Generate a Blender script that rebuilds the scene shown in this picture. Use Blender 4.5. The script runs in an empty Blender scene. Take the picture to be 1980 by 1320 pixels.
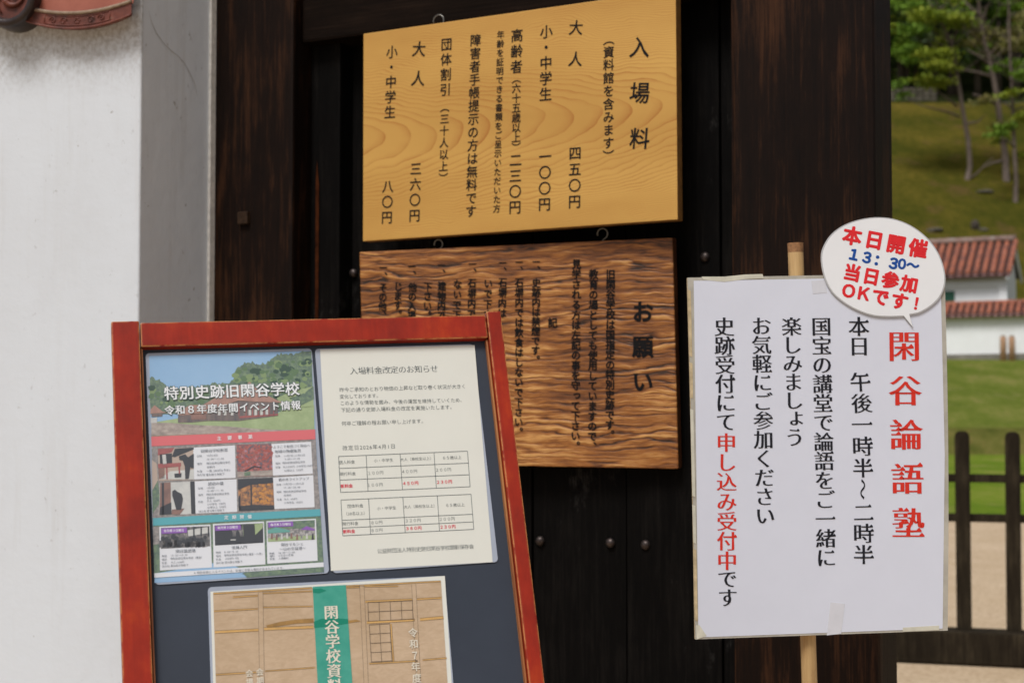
import bpy, bmesh, math, random
from mathutils import Vector, Matrix

random.seed(7)
scene = bpy.context.scene
COL = scene.collection
R = math.radians

# ------------------------------------------------------------------ camera
FPX = 3000.0                      # focal length in pixels of the 1980 px wide photograph
PITCH = R(2.39)
EYE = Vector((0, 0, 1.5))
cam_data = bpy.data.cameras.new('camera')
cam_data.sensor_width = 36.0
cam_data.lens = FPX / 1980 * 36.0
cam_data.clip_start = 0.05
cam_data.clip_end = 2000
cam = bpy.data.objects.new('camera', cam_data)
cam.location = EYE
cam.rotation_euler = (R(90) + PITCH, 0, 0)
COL.objects.link(cam)
scene.camera = cam
cam_data.dof.use_dof = True
cam_data.dof.focus_distance = 2.35
cam_data.dof.aperture_fstop = 7.6

# ------------------------------------------------------------------ world, sun, exposure
SUN_EL, SUN_AZ = R(56), R(210)    # to the left behind the camera
world = bpy.data.worlds.new('World')
scene.world = world
world.use_nodes = True
wn = world.node_tree.nodes
wl = world.node_tree.links
for n in list(wn): wn.remove(n)
sky = wn.new('ShaderNodeTexSky')
sky.sky_type = 'NISHITA'
sky.sun_disc = False
sky.sun_elevation = SUN_EL
sky.sun_rotation = SUN_AZ
sky.dust_density = 4.0
hs = wn.new('ShaderNodeHueSaturation')
hs.inputs['Saturation'].default_value = 0.55
bg = wn.new('ShaderNodeBackground')
bg.inputs['Strength'].default_value = 0.075
wo = wn.new('ShaderNodeOutputWorld')
wl.new(sky.outputs[0], hs.inputs['Color'])
wl.new(hs.outputs[0], bg.inputs[0])
wl.new(bg.outputs[0], wo.inputs[0])
sun_data = bpy.data.lights.new('sun', 'SUN')
sun_data.energy = 2.0
sun_data.angle = R(20)
sun_data.color = (1.0, 0.985, 0.965)
sun = bpy.data.objects.new('sun', sun_data)
SUN_DIR = Vector((math.sin(SUN_AZ) * math.cos(SUN_EL), math.cos(SUN_AZ) * math.cos(SUN_EL), math.sin(SUN_EL)))
sun.rotation_euler = SUN_DIR.to_track_quat('Z', 'Y').to_euler()
sun.location = (0, 0, 30)
COL.objects.link(sun)
scene.view_settings.view_transform = 'Standard'
scene.view_settings.look = 'None'
scene.view_settings.exposure = 0.25
scene.view_settings.gamma = 1.0

# ------------------------------------------------------------------ measuring helpers
def ray(px, py):
    x = (px - 990) / FPX; y = (660 - py) / FPX
    return Vector((x, math.cos(PITCH) - math.sin(PITCH) * y, math.sin(PITCH) + math.cos(PITCH) * y))

def at_depth(px, py, Y):
    d = ray(px, py)
    return EYE + d * (Y / d.y)

class Frame:
    """a flat working plane: origin o, axes u (right), v (up), n (towards the viewer)"""
    def __init__(s, o, u, v):
        s.o = Vector(o); s.u = Vector(u).normalized()
        v = Vector(v); s.v = (v - s.u * v.dot(s.u)).normalized()
        s.n = s.u.cross(s.v)
    def hit(s, px, py, n=0.0):
        d = ray(px, py); o = s.o + s.n * n
        return EYE + d * ((o - EYE).dot(s.n) / d.dot(s.n))
    def uv(s, px, py, n=0.0):
        p = s.hit(px, py, n) - s.o
        return Vector((p.dot(s.u), p.dot(s.v)))
    def matrix(s):
        m = Matrix.Identity(4)
        for i in range(3):
            m[i][0] = s.u[i]; m[i][1] = -s.n[i]; m[i][2] = s.v[i]; m[i][3] = s.o[i]
        return m
    def local(s, p):
        p = Vector(p) - s.o
        return Vector((p.dot(s.u), -p.dot(s.n), p.dot(s.v)))

# ------------------------------------------------------------------ object helpers
def thing(name, label, cat, matrix=None, group=None):
    o = bpy.data.objects.new(name, None)
    o.empty_display_size = 0.1
    COL.objects.link(o)
    if matrix is not None: o.matrix_world = matrix
    o['label'] = label; o['category'] = cat
    if group: o['group'] = group
    return o

class MB:
    """collects shapes, then links them as ONE mesh object"""
    def __init__(s): s.v = []; s.f = []; s.m = []; s.smooth = []
    def add(s, verts, faces, mi=0, smooth=False):
        k = len(s.v); s.v += [tuple(p) for p in verts]
        for f in faces: s.f.append([k + i for i in f]); s.m.append(mi); s.smooth.append(smooth)
    def box(s, a, b, mi=0):
        (x0, y0, z0), (x1, y1, z1) = a, b
        s.add([(x0,y0,z0),(x1,y0,z0),(x1,y1,z0),(x0,y1,z0),(x0,y0,z1),(x1,y0,z1),(x1,y1,z1),(x0,y1,z1)],
              [(0,3,2,1),(4,5,6,7),(0,1,5,4),(1,2,6,5),(2,3,7,6),(3,0,4,7)], mi)
    def cbox(s, a, b, c=0.004, mi=0):
        """box with chamfered edges"""
        bm = bmesh.new()
        bmesh.ops.create_cube(bm, size=1)
        for v in bm.verts:
            v.co = Vector([(a[i] + b[i]) / 2 + v.co[i] * (b[i] - a[i]) for i in range(3)])
        bmesh.ops.bevel(bm, geom=bm.edges[:], offset=c, segments=2, affect='EDGES', profile=0.6)
        bm.verts.index_update()
        s.add([v.co[:] for v in bm.verts], [[v.index for v in f.verts] for f in bm.faces], mi)
        bm.free()
    def prism(s, poly, y0, y1, mi=0, smooth=False):
        """outline (x,z) extruded from y0 (front) to y1 (back)"""
        n = len(poly)
        vs = [(x, y0, z) for x, z in poly] + [(x, y1, z) for x, z in poly]
        area = sum(poly[i][0]*poly[(i+1)%n][1]-poly[(i+1)%n][0]*poly[i][1] for i in range(n))
        fr = list(range(n)); bk = list(range(n, 2*n))[::-1]
        sd = [(i, i+n, (i+1)%n+n, (i+1)%n) for i in range(n)]
        if area < 0: fr = fr[::-1]; bk = bk[::-1]; sd = [q[::-1] for q in sd]
        s.add(vs, [fr, bk], mi); s.f and None
        k = len(s.v) - 2*n
        for q in sd: s.f.append([k+i for i in q]); s.m.append(mi); s.smooth.append(smooth)
    def sheet(s, poly, y, mi=0):
        n = len(poly)
        area = sum(poly[i][0]*poly[(i+1)%n][1]-poly[(i+1)%n][0]*poly[i][1] for i in range(n))
        p = poly if area > 0 else poly[::-1]
        s.add([(x, y, z) for x, z in p], [list(range(n))], mi)
    def tube(s, pts, rads, seg=10, mi=0, cap=True):
        pts = [Vector(p) for p in pts]
        if not isinstance(rads, (list, tuple)): rads = [rads]*len(pts)
        rings = []
        prev = None
        for i, p in enumerate(pts):
            t = (pts[min(i+1, len(pts)-1)] - pts[max(i-1, 0)]).normalized()
            if prev is None:
                a = t.orthogonal().normalized()
            else:
                a = (prev - t*prev.dot(t)).normalized()
            prev = a; b = t.cross(a)
            rings.append([p + (a*math.cos(2*math.pi*k/seg) + b*math.sin(2*math.pi*k/seg))*rads[i] for k in range(seg)])
        vs = [v for r_ in rings for v in r_]
        fs = []
        for i in range(len(pts)-1):
            for k in range(seg):
                k2 = (k+1) % seg
                fs.append((i*seg+k, i*seg+k2, (i+1)*seg+k2, (i+1)*seg+k))
        s.add(vs, fs, mi, True)
        if cap:
            k0 = len(s.v) - len(vs)
            s.f.append([k0+k for k in range(seg)][::-1]); s.m.append(mi); s.smooth.append(False)
            s.f.append([k0+(len(pts)-1)*seg+k for k in range(seg)]); s.m.append(mi); s.smooth.append(False)
    def dome(s, c, r, squash=0.6, mi=0, seg=12, rings=4):
        """nail head: half sphere bulging towards -y"""
        c = Vector(c); vs = []; fs = []
        for i in range(rings):
            a = (math.pi/2) * i / rings
            for k in range(seg):
                t = 2*math.pi*k/seg
                vs.append(c + Vector((r*math.cos(a)*math.cos(t), -r*squash*math.sin(a), r*math.cos(a)*math.sin(t))))
        vs.append(c + Vector((0, -r*squash, 0)))
        for i in range(rings-1):
            for k in range(seg):
                k2 = (k+1) % seg
                fs.append((i*seg+k, i*seg+k2, (i+1)*seg+k2, (i+1)*seg+k))
        for k in range(seg):
            fs.append(((rings-1)*seg+k, (rings-1)*seg+(k+1) % seg, rings*seg))
        s.add(vs, fs, mi, True)
    def build(s, name, mats, parent=None, matrix=None):
        me = bpy.data.meshes.new(name)
        me.from_pydata(s.v, [], s.f)
        if not isinstance(mats, (list, tuple)): mats = [mats]
        for m in mats: me.materials.append(m)
        me.polygons.foreach_set('material_index', s.m)
        me.polygons.foreach_set('use_smooth', s.smooth)
        me.update()
        o = bpy.data.objects.new(name, me)
        COL.objects.link(o)
        if parent is not None: o.parent = parent
        if matrix is not None: o.matrix_world = matrix
        return o

def tag(o, label, cat, group=None):
    o['label'] = label; o['category'] = cat
    if group: o['group'] = group
    return o

# ------------------------------------------------------------------ materials
class NT:
    def __init__(s, name):
        s.mat = bpy.data.materials.new(name); s.mat.use_nodes = True
        s.t = s.mat.node_tree; s.n = s.t.nodes; s.l = s.t.links
        s.b = s.n['Principled BSDF']
    def node(s, kind, **kw):
        n = s.n.new(kind)
        for k, v in kw.items():
            if k in n.inputs: n.inputs[k].default_value = v
            else: setattr(n, k, v)
        return n
    def coord(s, scale=(1,1,1), rot=(0,0,0), loc=(0,0,0)):
        c = s.node('ShaderNodeTexCoord'); m = s.node('ShaderNodeMapping')
        m.inputs['Scale'].default_value = scale; m.inputs['Rotation'].default_value = rot; m.inputs['Location'].default_value = loc
        s.l.new(c.outputs['Object'], m.inputs['Vector'])
        return m.outputs[0]
    def noise(s, vec, scale, detail=4, rough=0.6, dist=0.0):
        n = s.node('ShaderNodeTexNoise')
        n.inputs['Scale'].default_value = scale; n.inputs['Detail'].default_value = detail
        n.inputs['Roughness'].default_value = rough; n.inputs['Distortion'].default_value = dist
        s.l.new(vec, n.inputs['Vector'])
        return n.outputs['Fac']
    def ramp(s, fac, stops):
        r_ = s.node('ShaderNodeValToRGB')
        el = r_.color_ramp.elements
        while len(el) < len(stops): el.new(0.5)
        for e, (p, c) in zip(el, stops):
            e.position = p; e.color = (c[0], c[1], c[2], 1) if isinstance(c, (tuple, list)) else (c, c, c, 1)
        s.l.new(fac, r_.inputs[0])
        return r_.outputs[0]
    def math(s, op, a, b=None, c=None):
        m = s.node('ShaderNodeMath', operation=op)
        for i, x in enumerate((a, b, c)):
            if x is None: continue
            if isinstance(x, (int, float)): m.inputs[i].default_value = x
            else: s.l.new(x, m.inputs[i])
        return m.outputs[0]
    def mix(s, fac, a, b, blend='MIX'):
        m = s.node('ShaderNodeMix', data_type='RGBA', blend_type=blend)
        for i, x in ((0, fac), (6, a), (7, b)):
            if isinstance(x, (int, float)): m.inputs[i].default_value = x
            elif isinstance(x, (tuple, list)): m.inputs[i].default_value = (x[0], x[1], x[2], 1)
            else: s.l.new(x, m.inputs[i])
        return m.outputs[2]
    def bump(s, h, strength=0.3, dist=0.002, normal=None):
        b = s.node('ShaderNodeBump')
        b.inputs['Strength'].default_value = strength; b.inputs['Distance'].default_value = dist
        s.l.new(h, b.inputs['Height'])
        if normal is not None: s.l.new(normal, b.inputs['Normal'])
        s.l.new(b.outputs[0], s.b.inputs['Normal'])
        return b.outputs[0]
    def out(s, color=None, rough=None, spec=None):
        if color is not None:
            if isinstance(color, (tuple, list)): s.b.inputs['Base Color'].default_value = (*color[:3], 1)
            else: s.l.new(color, s.b.inputs['Base Color'])
        if rough is not None:
            if isinstance(rough, (int, float)): s.b.inputs['Roughness'].default_value = rough
            else: s.l.new(rough, s.b.inputs['Roughness'])
        if spec is not None: s.b.inputs['Specular IOR Level'].default_value = spec
        return s.mat

def plain(name, c, rough=0.6, spec=0.5, metal=0.0, coat=0.0, var=0.0, vscale=30):
    t = NT(name)
    if var:
        f = t.noise(t.coord(), vscale, 5, 0.65)
        lo = tuple(x*(1-var) for x in c); hi = tuple(min(1, x*(1+var)) for x in c)
        t.out(t.ramp(f, [(0.3, lo), (0.7, hi)]), rough, spec)
    else:
        t.out(c, rough, spec)
    t.b.inputs['Metallic'].default_value = metal
    t.b.inputs['Coat Weight'].default_value = coat
    t.b.inputs['Coat Roughness'].default_value = 0.15
    return t.mat

def mottled(name, stops, scale=(1,1,1), ns=10, rough=0.7, detail=6, bump=0.0, bdist=0.01, spec=0.4, dist=0.0, nr=0.65):
    t = NT(name)
    f = t.noise(t.coord(scale), ns, detail, nr, dist)
    t.out(t.ramp(f, stops), rough, spec)
    if bump: t.bump(f, bump, bdist)
    return t.mat

# plaster: white with faint grey runs and black specks of mildew
def plaster_mat(name, base=(0.64, 0.68, 0.725), low=(0.605, 0.637, 0.675), ztop=None):
    t = NT(name)
    a = t.noise(t.coord((1, 1, 0.45)), 3.2, 6, 0.6)
    c = t.ramp(a, [(0.3, low), (0.52, base)])
    sp = t.noise(t.coord((1, 1, 0.6)), 75, 3, 0.6)
    big = t.noise(t.coord((1.0, 1.0, 0.3), loc=(3, 1, 0)), 9, 4, 0.6)
    m = t.math('MULTIPLY', t.ramp(sp, [(0.64, 0), (0.72, 1)]), t.ramp(big, [(0.46, 0), (0.66, 0.6)]))
    c = t.mix(m, c, (0.16, 0.15, 0.13))
    run = t.noise(t.coord((1, 1, 0.05), loc=(2, 6, 1)), 17, 5, 0.7)
    patch = t.noise(t.coord((1, 1, 0.6), loc=(8, 3, 5)), 2.3, 5, 0.6)
    c = t.mix(t.math('MULTIPLY', t.ramp(run, [(0.52, 0), (0.70, 0.30)]), t.ramp(patch, [(0.42, 0), (0.62, 1)])), c, (0.42, 0.40, 0.37))
    dots = t.noise(t.coord((1, 1, 0.8), loc=(1, 1, 9)), 48, 2, 0.5)
    c = t.mix(t.ramp(dots, [(0.73, 0), (0.76, 0.55)]), c, (0.22, 0.20, 0.17))
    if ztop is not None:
        # mildew under the eave tiles, its brown deepened to paint in eave shade
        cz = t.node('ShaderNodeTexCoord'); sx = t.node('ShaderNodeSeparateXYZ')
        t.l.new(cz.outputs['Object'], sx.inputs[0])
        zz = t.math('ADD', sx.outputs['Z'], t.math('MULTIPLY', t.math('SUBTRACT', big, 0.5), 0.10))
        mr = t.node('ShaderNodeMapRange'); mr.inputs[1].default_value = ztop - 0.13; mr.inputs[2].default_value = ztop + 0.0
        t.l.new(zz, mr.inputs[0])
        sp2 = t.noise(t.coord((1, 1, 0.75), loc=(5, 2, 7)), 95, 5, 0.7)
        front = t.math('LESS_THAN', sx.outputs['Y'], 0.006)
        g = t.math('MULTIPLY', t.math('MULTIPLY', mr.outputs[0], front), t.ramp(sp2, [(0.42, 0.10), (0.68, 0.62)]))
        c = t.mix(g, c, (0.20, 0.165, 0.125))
    t.out(c, 0.85, 0.2)
    h = t.noise(t.coord(), 26, 8, 0.62)
    t.bump(h, 0.35, 0.004)
    return t.mat

M = {}
M['plaster_old'] = plaster_mat('old_plaster')
M['plaster'] = plaster_mat('plaster')
M['plaster_edge'] = plain('plaster_edge', (0.62, 0.60, 0.56), 0.8, 0.2, var=0.2, vscale=60)
M['crack'] = plain('crack_dark', (0.30, 0.265, 0.215), 0.9)

# dark weathered timber, grain along local z (or x when along=0)
def timber(name, c0, c1, c2, along=2, rough=0.55, grey=None, spec=0.10):
    t = NT(name)
    k = [1, 1, 1]; k[along] = 0.075
    kf = [1, 1, 1]; kf[along] = 0.02
    f = t.noise(t.coord(k), 42, 8, 0.75, 0.4)
    g = t.noise(t.coord(kf), 190, 4, 0.7)
    w = t.noise(t.coord((1, 1, 0.6) if along == 2 else (0.6, 1, 1), loc=(4, 9, 2)), 6, 5, 0.65)
    s_ = t.math('ADD', t.math('MULTIPLY', f, 0.5), t.math('ADD', t.math('MULTIPLY', g, 0.22), t.math('MULTIPLY', w, 0.30)))
    c = t.ramp(s_, [(0.37, c0), (0.51, c1), (0.66, c2)])
    if grey:
        q = t.noise(t.coord((1, 1, 0.5), loc=(1, 5, 3)), 4.2, 6, 0.75)
        c = t.mix(t.math('MULTIPLY', t.ramp(q, [(0.58, 0), (0.74, 1)]), t.ramp(g, [(0.4, 0.2), (0.6, 1)])), c, grey)
    t.out(c, rough, spec)
    t.bump(t.math('ADD', t.math('MULTIPLY', f, 0.5), t.math('MULTIPLY', g, 0.5)), 0.45, 0.004)
    return t.mat
M['post'] = timber('gate_post_timber', (0.0026, 0.0014, 0.0010), (0.0080, 0.0034, 0.0018), (0.058, 0.023, 0.0095), rough=0.62)
M['door'] = timber('gate_door_timber', (0.0017, 0.0015, 0.0014), (0.0030, 0.0026, 0.0024), (0.010, 0.0085, 0.0073), rough=0.66, spec=0.05, grey=(0.075, 0.07, 0.066))
M['lintel'] = timber('gate_lintel_timber', (0.003, 0.0018, 0.0012), (0.0075, 0.0042, 0.0026), (0.019, 0.011, 0.007), along=0, rough=0.7, spec=0.05)
M['streak'] = plain('reddish_wood_streak', (0.042, 0.0115, 0.0035), 0.8, 0.05, var=0.6, vscale=25)  # narrow reddish strip on the jamb
M['fence'] = timber('fence_timber', (0.010, 0.0075, 0.0052), (0.024, 0.0185, 0.012), (0.060, 0.047, 0.029), rough=0.8, spec=0.05)
M['iron'] = plain('rusty_iron', (0.055, 0.042, 0.038), 0.42, 0.5, 0.7, var=0.4, vscale=120)
M['hook'] = plain('steel_hook', (0.22, 0.21, 0.19), 0.4, 0.5, 0.9)

# pale planed board: flame shaped growth rings
def pale_board():
    t = NT('pale_planed_wood')
    c = t.node('ShaderNodeTexCoord'); sx = t.node('ShaderNodeSeparateXYZ')
    t.l.new(c.outputs['Object'], sx.inputs[0])
    wob = t.noise(t.coord((1.6, 1, 3.0)), 2.1, 3, 0.5)
    wob2 = t.noise(t.coord((3.0, 1, 9.0), loc=(7, 1, 2)), 3.0, 3, 0.5)
    dz = t.math('ADD', t.math('SUBTRACT', sx.outputs['Z'], 0.235), t.math('MULTIPLY', t.math('SUBTRACT', wob, 0.5), 0.10))
    dz = t.math('ADD', dz, t.math('MULTIPLY', t.math('SUBTRACT', wob2, 0.5), 0.012))
    q = t.math('MULTIPLY', t.math('MULTIPLY', dz, dz), 15.0)
    val = t.math('ADD', q, t.math('MULTIPLY', sx.outputs['X'], 0.42))
    ph = t.math('FRACT', t.math('MULTIPLY', val, 34.0))
    line = t.ramp(ph, [(0.0, 0.0), (0.60, 0.12), (0.86, 0.55), (0.95, 1.0)])
    sharp = t.math('SUBTRACT', 1.0, t.math('MULTIPLY', t.math('GREATER_THAN', ph, 0.985), 0.3))
    vary = t.noise(t.coord((2, 1, 5), loc=(2, 2, 2)), 4, 3, 0.5)
    fac = t.math('MULTIPLY', t.math('MULTIPLY', line, sharp), t.ramp(vary, [(0.3, 0.25), (0.7, 1.0)]))
    fine = t.noise(t.coord((0.03, 1, 1)), 260, 3, 0.6)
    tone = t.noise(t.coord((0.5, 1, 2.2), loc=(1, 7, 1)), 3.0, 3, 0.5)
    base = t.ramp(tone, [(0.3, (0.46, 0.255, 0.058)), (0.7, (0.58, 0.345, 0.088))])
    col = t.mix(t.math('MULTIPLY', fac, 0.95), base, (0.34, 0.125, 0.022))
    col = t.mix(t.math('MULTIPLY', fine, 0.20), col, (0.45, 0.22, 0.05))
    t.out(col, 0.52, 0.3)
    t.bump(fine, 0.1, 0.001)
    return t.mat
M['pale_board'] = pale_board()
M['pale_edge'] = plain('pale_board_edge', (0.20, 0.095, 0.022), 0.6, var=0.3, vscale=50)

# brushed dark board with raised wavy grain
def raised_board():
    t = NT('raised_grain_wood')
    c = t.coord((1.0, 1, 1))
    wob = t.noise(t.coord((3.2, 1, 7.0)), 1.6, 3, 0.55)
    wob2 = t.noise(t.coord((6, 1, 16), loc=(3, 3, 3)), 1.5, 3, 0.5)
    cc = t.node('ShaderNodeTexCoord'); sx = t.node('ShaderNodeSeparateXYZ')
    t.l.new(cc.outputs['Object'], sx.inputs[0])
    z = t.math('ADD', sx.outputs['Z'], t.math('MULTIPLY', t.math('SUBTRACT', wob, 0.5), 0.028))
    z = t.math('ADD', z, t.math('MULTIPLY', t.math('SUBTRACT', wob2, 0.5), 0.016))
    def stretched(kx, kz, detail, rough, off):
        cmb = t.node('ShaderNodeCombineXYZ')
        t.l.new(t.math('MULTIPLY', sx.outputs['X'], kx), cmb.inputs[0]); t.l.new(t.math('MULTIPLY_ADD', z, kz, off), cmb.inputs[2])
        return t.noise(cmb.outputs[0], 1.0, detail, rough)
    jit = stretched(2.4, 13.0, 4, 0.6, 3.0)
    ph = t.math('FRACT', t.math('ADD', t.math('MULTIPLY', z, 60.0), t.math('MULTIPLY', jit, 7.0)))
    ridge = t.ramp(ph, [(0.0, 0.0), (0.18, 0.55), (0.62, 1.0), (0.88, 0.55), (1.0, 0.0)])
    n1 = stretched(5.0, 105.0, 5, 0.7, 0.0)
    some = t.ramp(stretched(3.0, 22.0, 2, 0.5, 17.0), [(0.38, 0.05), (0.62, 0.30)])
    n2 = stretched(26.0, 300.0, 3, 0.6, 9.0)
    s_ = t.math('ADD', t.math('MULTIPLY', t.math('SUBTRACT', ridge, 0.66), some), t.math('ADD', t.math('MULTIPLY_ADD', n1, 0.62, 0.115), t.math('MULTIPLY', n2, 0.26)))
    tone = t.noise(t.coord((0.9, 1, 1.3), loc=(6, 1, 4)), 3.4, 3, 0.5)
    s_ = t.math('ADD', s_, t.math('MULTIPLY', t.math('SUBTRACT', tone, 0.5), 0.42))
    col = t.ramp(s_, [(0.37, (0.026, 0.0095, 0.003)), (0.475, (0.145, 0.046, 0.010)), (0.58, (0.33, 0.122, 0.024)), (0.70, (0.62, 0.325, 0.105))])  # palest stop paints the light caught on the ridges into the grain
    t.out(col, t.ramp(n1, [(0.4, 0.6), (0.6, 0.38)]), 0.45)
    t.bump(s_, 0.9, 0.005)
    return t.mat
M['raised_board'] = raised_board()
M['board_edge'] = plain('dark_board_edge', (0.10, 0.035, 0.012), 0.5, var=0.5, vscale=40)

# red lacquer with rubbed edges
def lacquer():
    t = NT('red_lacquer')
    bv = t.node('ShaderNodeBevel', samples=6); bv.inputs['Radius'].default_value = 0.003
    ge = t.node('ShaderNodeNewGeometry')
    vm = t.node('ShaderNodeVectorMath', operation='DOT_PRODUCT')
    t.l.new(bv.outputs[0], vm.inputs[0]); t.l.new(ge.outputs['Normal'], vm.inputs[1])
    edge = t.math('SUBTRACT', 1.0, vm.outputs['Value'])
    wn_ = t.noise(t.coord(), 38, 6, 0.75)
    wear = t.math('MULTIPLY', t.ramp(edge, [(0.01, 0), (0.06, 1)]), t.ramp(wn_, [(0.40, 0), (0.52, 1)]))
    a = t.noise(t.coord((1, 1, 0.7)), 6.5, 6, 0.68)
    g = t.noise(t.coord((1.0, 1.0, 0.05)), 160, 3, 0.6)
    base = t.ramp(a, [(0.28, (0.16, 0.011, 0.006)), (0.50, (0.32, 0.023, 0.008)), (0.74, (0.54, 0.070, 0.008))])
    base = t.mix(t.math('MULTIPLY', t.ramp(g, [(0.35, 0), (0.7, 1)]), 0.28), base, (0.15, 0.012, 0.006))
    # dark dirt next to the joints and edges
    drt = t.math('MULTIPLY', t.ramp(edge, [(0.0, 0), (0.05, 1)]), 0.5)
    base = t.mix(drt, base, (0.10, 0.012, 0.006))
    scr = t.noise(t.coord((1, 1, 1), loc=(3, 8, 1)), 55, 6, 0.8)
    chips = t.ramp(scr, [(0.715, 0), (0.73, 1)])
    base = t.mix(chips, base, (0.50, 0.20, 0.05))
    col = t.mix(wear, base, (0.60, 0.30, 0.10))
    t.out(col, t.ramp(wn_, [(0.3, 0.34), (0.7, 0.5)]), 0.22)
    t.b.inputs['Coat Weight'].default_value = 0.06
    t.b.inputs['Coat Roughness'].default_value = 0.2
    t.bump(t.math('ADD', t.math('MULTIPLY', g, 0.3), a), 0.12, 0.001)
    return t.mat
M['lacquer'] = lacquer()
M['worn_bead'] = mottled('rubbed_bead', [(0.3, (0.05, 0.012, 0.006)), (0.5, (0.30, 0.10, 0.03)), (0.7, (0.42, 0.19, 0.06))], scale=(1, 1, 0.08), ns=30, rough=0.5)
M['groove'] = plain('dark_groove', (0.02, 0.006, 0.004), 0.6)
M['slate'] = mottled('slate_grey_board', [(0.3, (0.022, 0.029, 0.044)), (0.72, (0.031, 0.040, 0.059))], ns=6, rough=0.55, bump=0.05, bdist=0.001)
M['laminate'] = plain('clear_laminate_margin', (0.34, 0.38, 0.46), 0.22, 0.6, var=0.06, vscale=20)
def paper_mat(name, c, rough=0.38):
    t = NT(name)
    f = t.noise(t.coord(), 14, 5, 0.6)
    t.out(t.ramp(f, [(0.3, tuple(x*0.965 for x in c)), (0.7, c)]), rough, 0.45)
    t.bump(t.noise(t.coord((1, 1, 0.6)), 5, 4, 0.55), 0.32, 0.006)
    return t.mat
M['cream_paper'] = paper_mat('cream_paper', (0.67, 0.675, 0.615))
M['card_white'] = paper_mat('card_white', (0.66, 0.68, 0.72))
M['sign_paper'] = paper_mat('sign_paper', (0.635, 0.665, 0.765), 0.45)
M['bubble_paper'] = paper_mat('bubble_paper', (0.78, 0.80, 0.83), 0.2)
M['ink'] = plain('black_ink', (0.016, 0.017, 0.023), 0.6, 0.12)
M['ink_grey'] = plain('grey_ink', (0.11, 0.13, 0.135), 0.6, 0.12)
M['ink_soft'] = plain('soft_ink', (0.10, 0.12, 0.15), 0.6, 0.12)
M['ink_red'] = plain('red_ink', (0.60, 0.035, 0.022), 0.6, 0.12)
M['ink_bright_red'] = plain('bright_red_ink', (0.68, 0.028, 0.035), 0.6, 0.12)
M['ink_pink'] = plain('pink_red_ink', (0.64, 0.05, 0.085), 0.6, 0.12)
M['ink_blue'] = plain('blue_ink', (0.015, 0.075, 0.32), 0.6, 0.12)
M['ink_white'] = plain('white_ink', (0.74, 0.76, 0.78), 0.6, 0.12)
M['paint_black'] = plain('black_paint', (0.008, 0.008, 0.009), 0.6, 0.12)
M['tape'] = plain('yellowed_tape', (0.56, 0.55, 0.46), 0.3, var=0.12, vscale=40)
M['tape_clear'] = plain('clear_tape', (0.60, 0.615, 0.675), 0.2, var=0.04, vscale=60)
M['foam'] = plain('foam_board_edge', (0.50, 0.40, 0.24), 0.75, var=0.35, vscale=50)
M['plastic_edge'] = plain('clear_plastic_edge', (0.40, 0.38, 0.33), 0.2, 0.6, var=0.2, vscale=20)
M['bubble_edge'] = plain('bubble_plastic_edge', (0.45, 0.455, 0.47), 0.2, 0.6)

def bamboo():
    t = NT('bamboo')
    f = t.noise(t.coord((1, 1, 0.06)), 110, 5, 0.7)
    w = t.noise(t.coord((1, 1, 0.3)), 22, 5, 0.7)
    c = t.ramp(f, [(0.3, (0.36, 0.21, 0.085)), (0.7, (0.58, 0.40, 0.19))])
    c = t.mix(t.ramp(w, [(0.55, 0), (0.72, 0.8)]), c, (0.24, 0.115, 0.05))
    t.out(c, 0.5, 0.4)
    t.bump(f, 0.3, 0.001)
    return t.mat
M['bamboo'] = bamboo()
M['bamboo_cut'] = plain('bamboo_cut_end', (0.26, 0.13, 0.055), 0.8, var=0.4, vscale=150)

# glazed red roof tile
M['tile_red'] = mottled('old_red_tile', [(0.30, (0.03, 0.013, 0.010)), (0.45, (0.105, 0.027, 0.017)), (0.62, (0.165, 0.043, 0.026)), (0.76, (0.25, 0.19, 0.14))], ns=26, rough=0.5, bump=0.5, bdist=0.003, detail=8)
M['tile_dark'] = mottled('dark_glazed_tile', [(0.3, (0.014, 0.010, 0.010)), (0.6, (0.035, 0.022, 0.020)), (0.8, (0.10, 0.055, 0.04))], ns=22, rough=0.3, bump=0.3, bdist=0.002)
M['mortar'] = mottled('dirty_lime_rim', [(0.3, (0.16, 0.10, 0.07)), (0.7, (0.36, 0.28, 0.20))], ns=60, rough=0.85)
M['tile_smooth'] = mottled('salmon_tile', [(0.3, (0.27, 0.075, 0.045)), (0.7, (0.36, 0.115, 0.072))], ns=12, rough=0.45)
M['tile_far'] = mottled('weathered_roof_tile', [(0.30, (0.085, 0.05, 0.048)), (0.43, (0.22, 0.085, 0.062)), (0.56, (0.38, 0.115, 0.055)), (0.70, (0.32, 0.23, 0.21))], ns=3.4, rough=0.7, detail=8, nr=0.75)
M['tile_far_dark'] = mottled('tile_bed', [(0.3, (0.030, 0.014, 0.012)), (0.7, (0.075, 0.028, 0.022))], ns=3, rough=0.8)
M['tile_end'] = mottled('pinkish_tile_end', [(0.3, (0.16, 0.085, 0.085)), (0.7, (0.36, 0.21, 0.20))], ns=4, rough=0.7)
M['ridge_tile'] = mottled('ridge_tile', [(0.3, (0.12, 0.09, 0.085)), (0.5, (0.27, 0.17, 0.14)), (0.7, (0.33, 0.30, 0.28))], ns=2.5, rough=0.7)
M['far_plaster'] = mottled('far_plaster', [(0.3, (0.78, 0.79, 0.80)), (0.6, (0.86, 0.875, 0.89))], ns=0.7, rough=0.9)
M['far_stone'] = mottled('foundation_stone', [(0.3, (0.13, 0.12, 0.10)), (0.7, (0.26, 0.245, 0.21))], ns=1.6, rough=0.9, bump=0.5, bdist=0.05)
M['green_shutter'] = plain('green_shutter', (0.006, 0.075, 0.042), 0.5)
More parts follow.
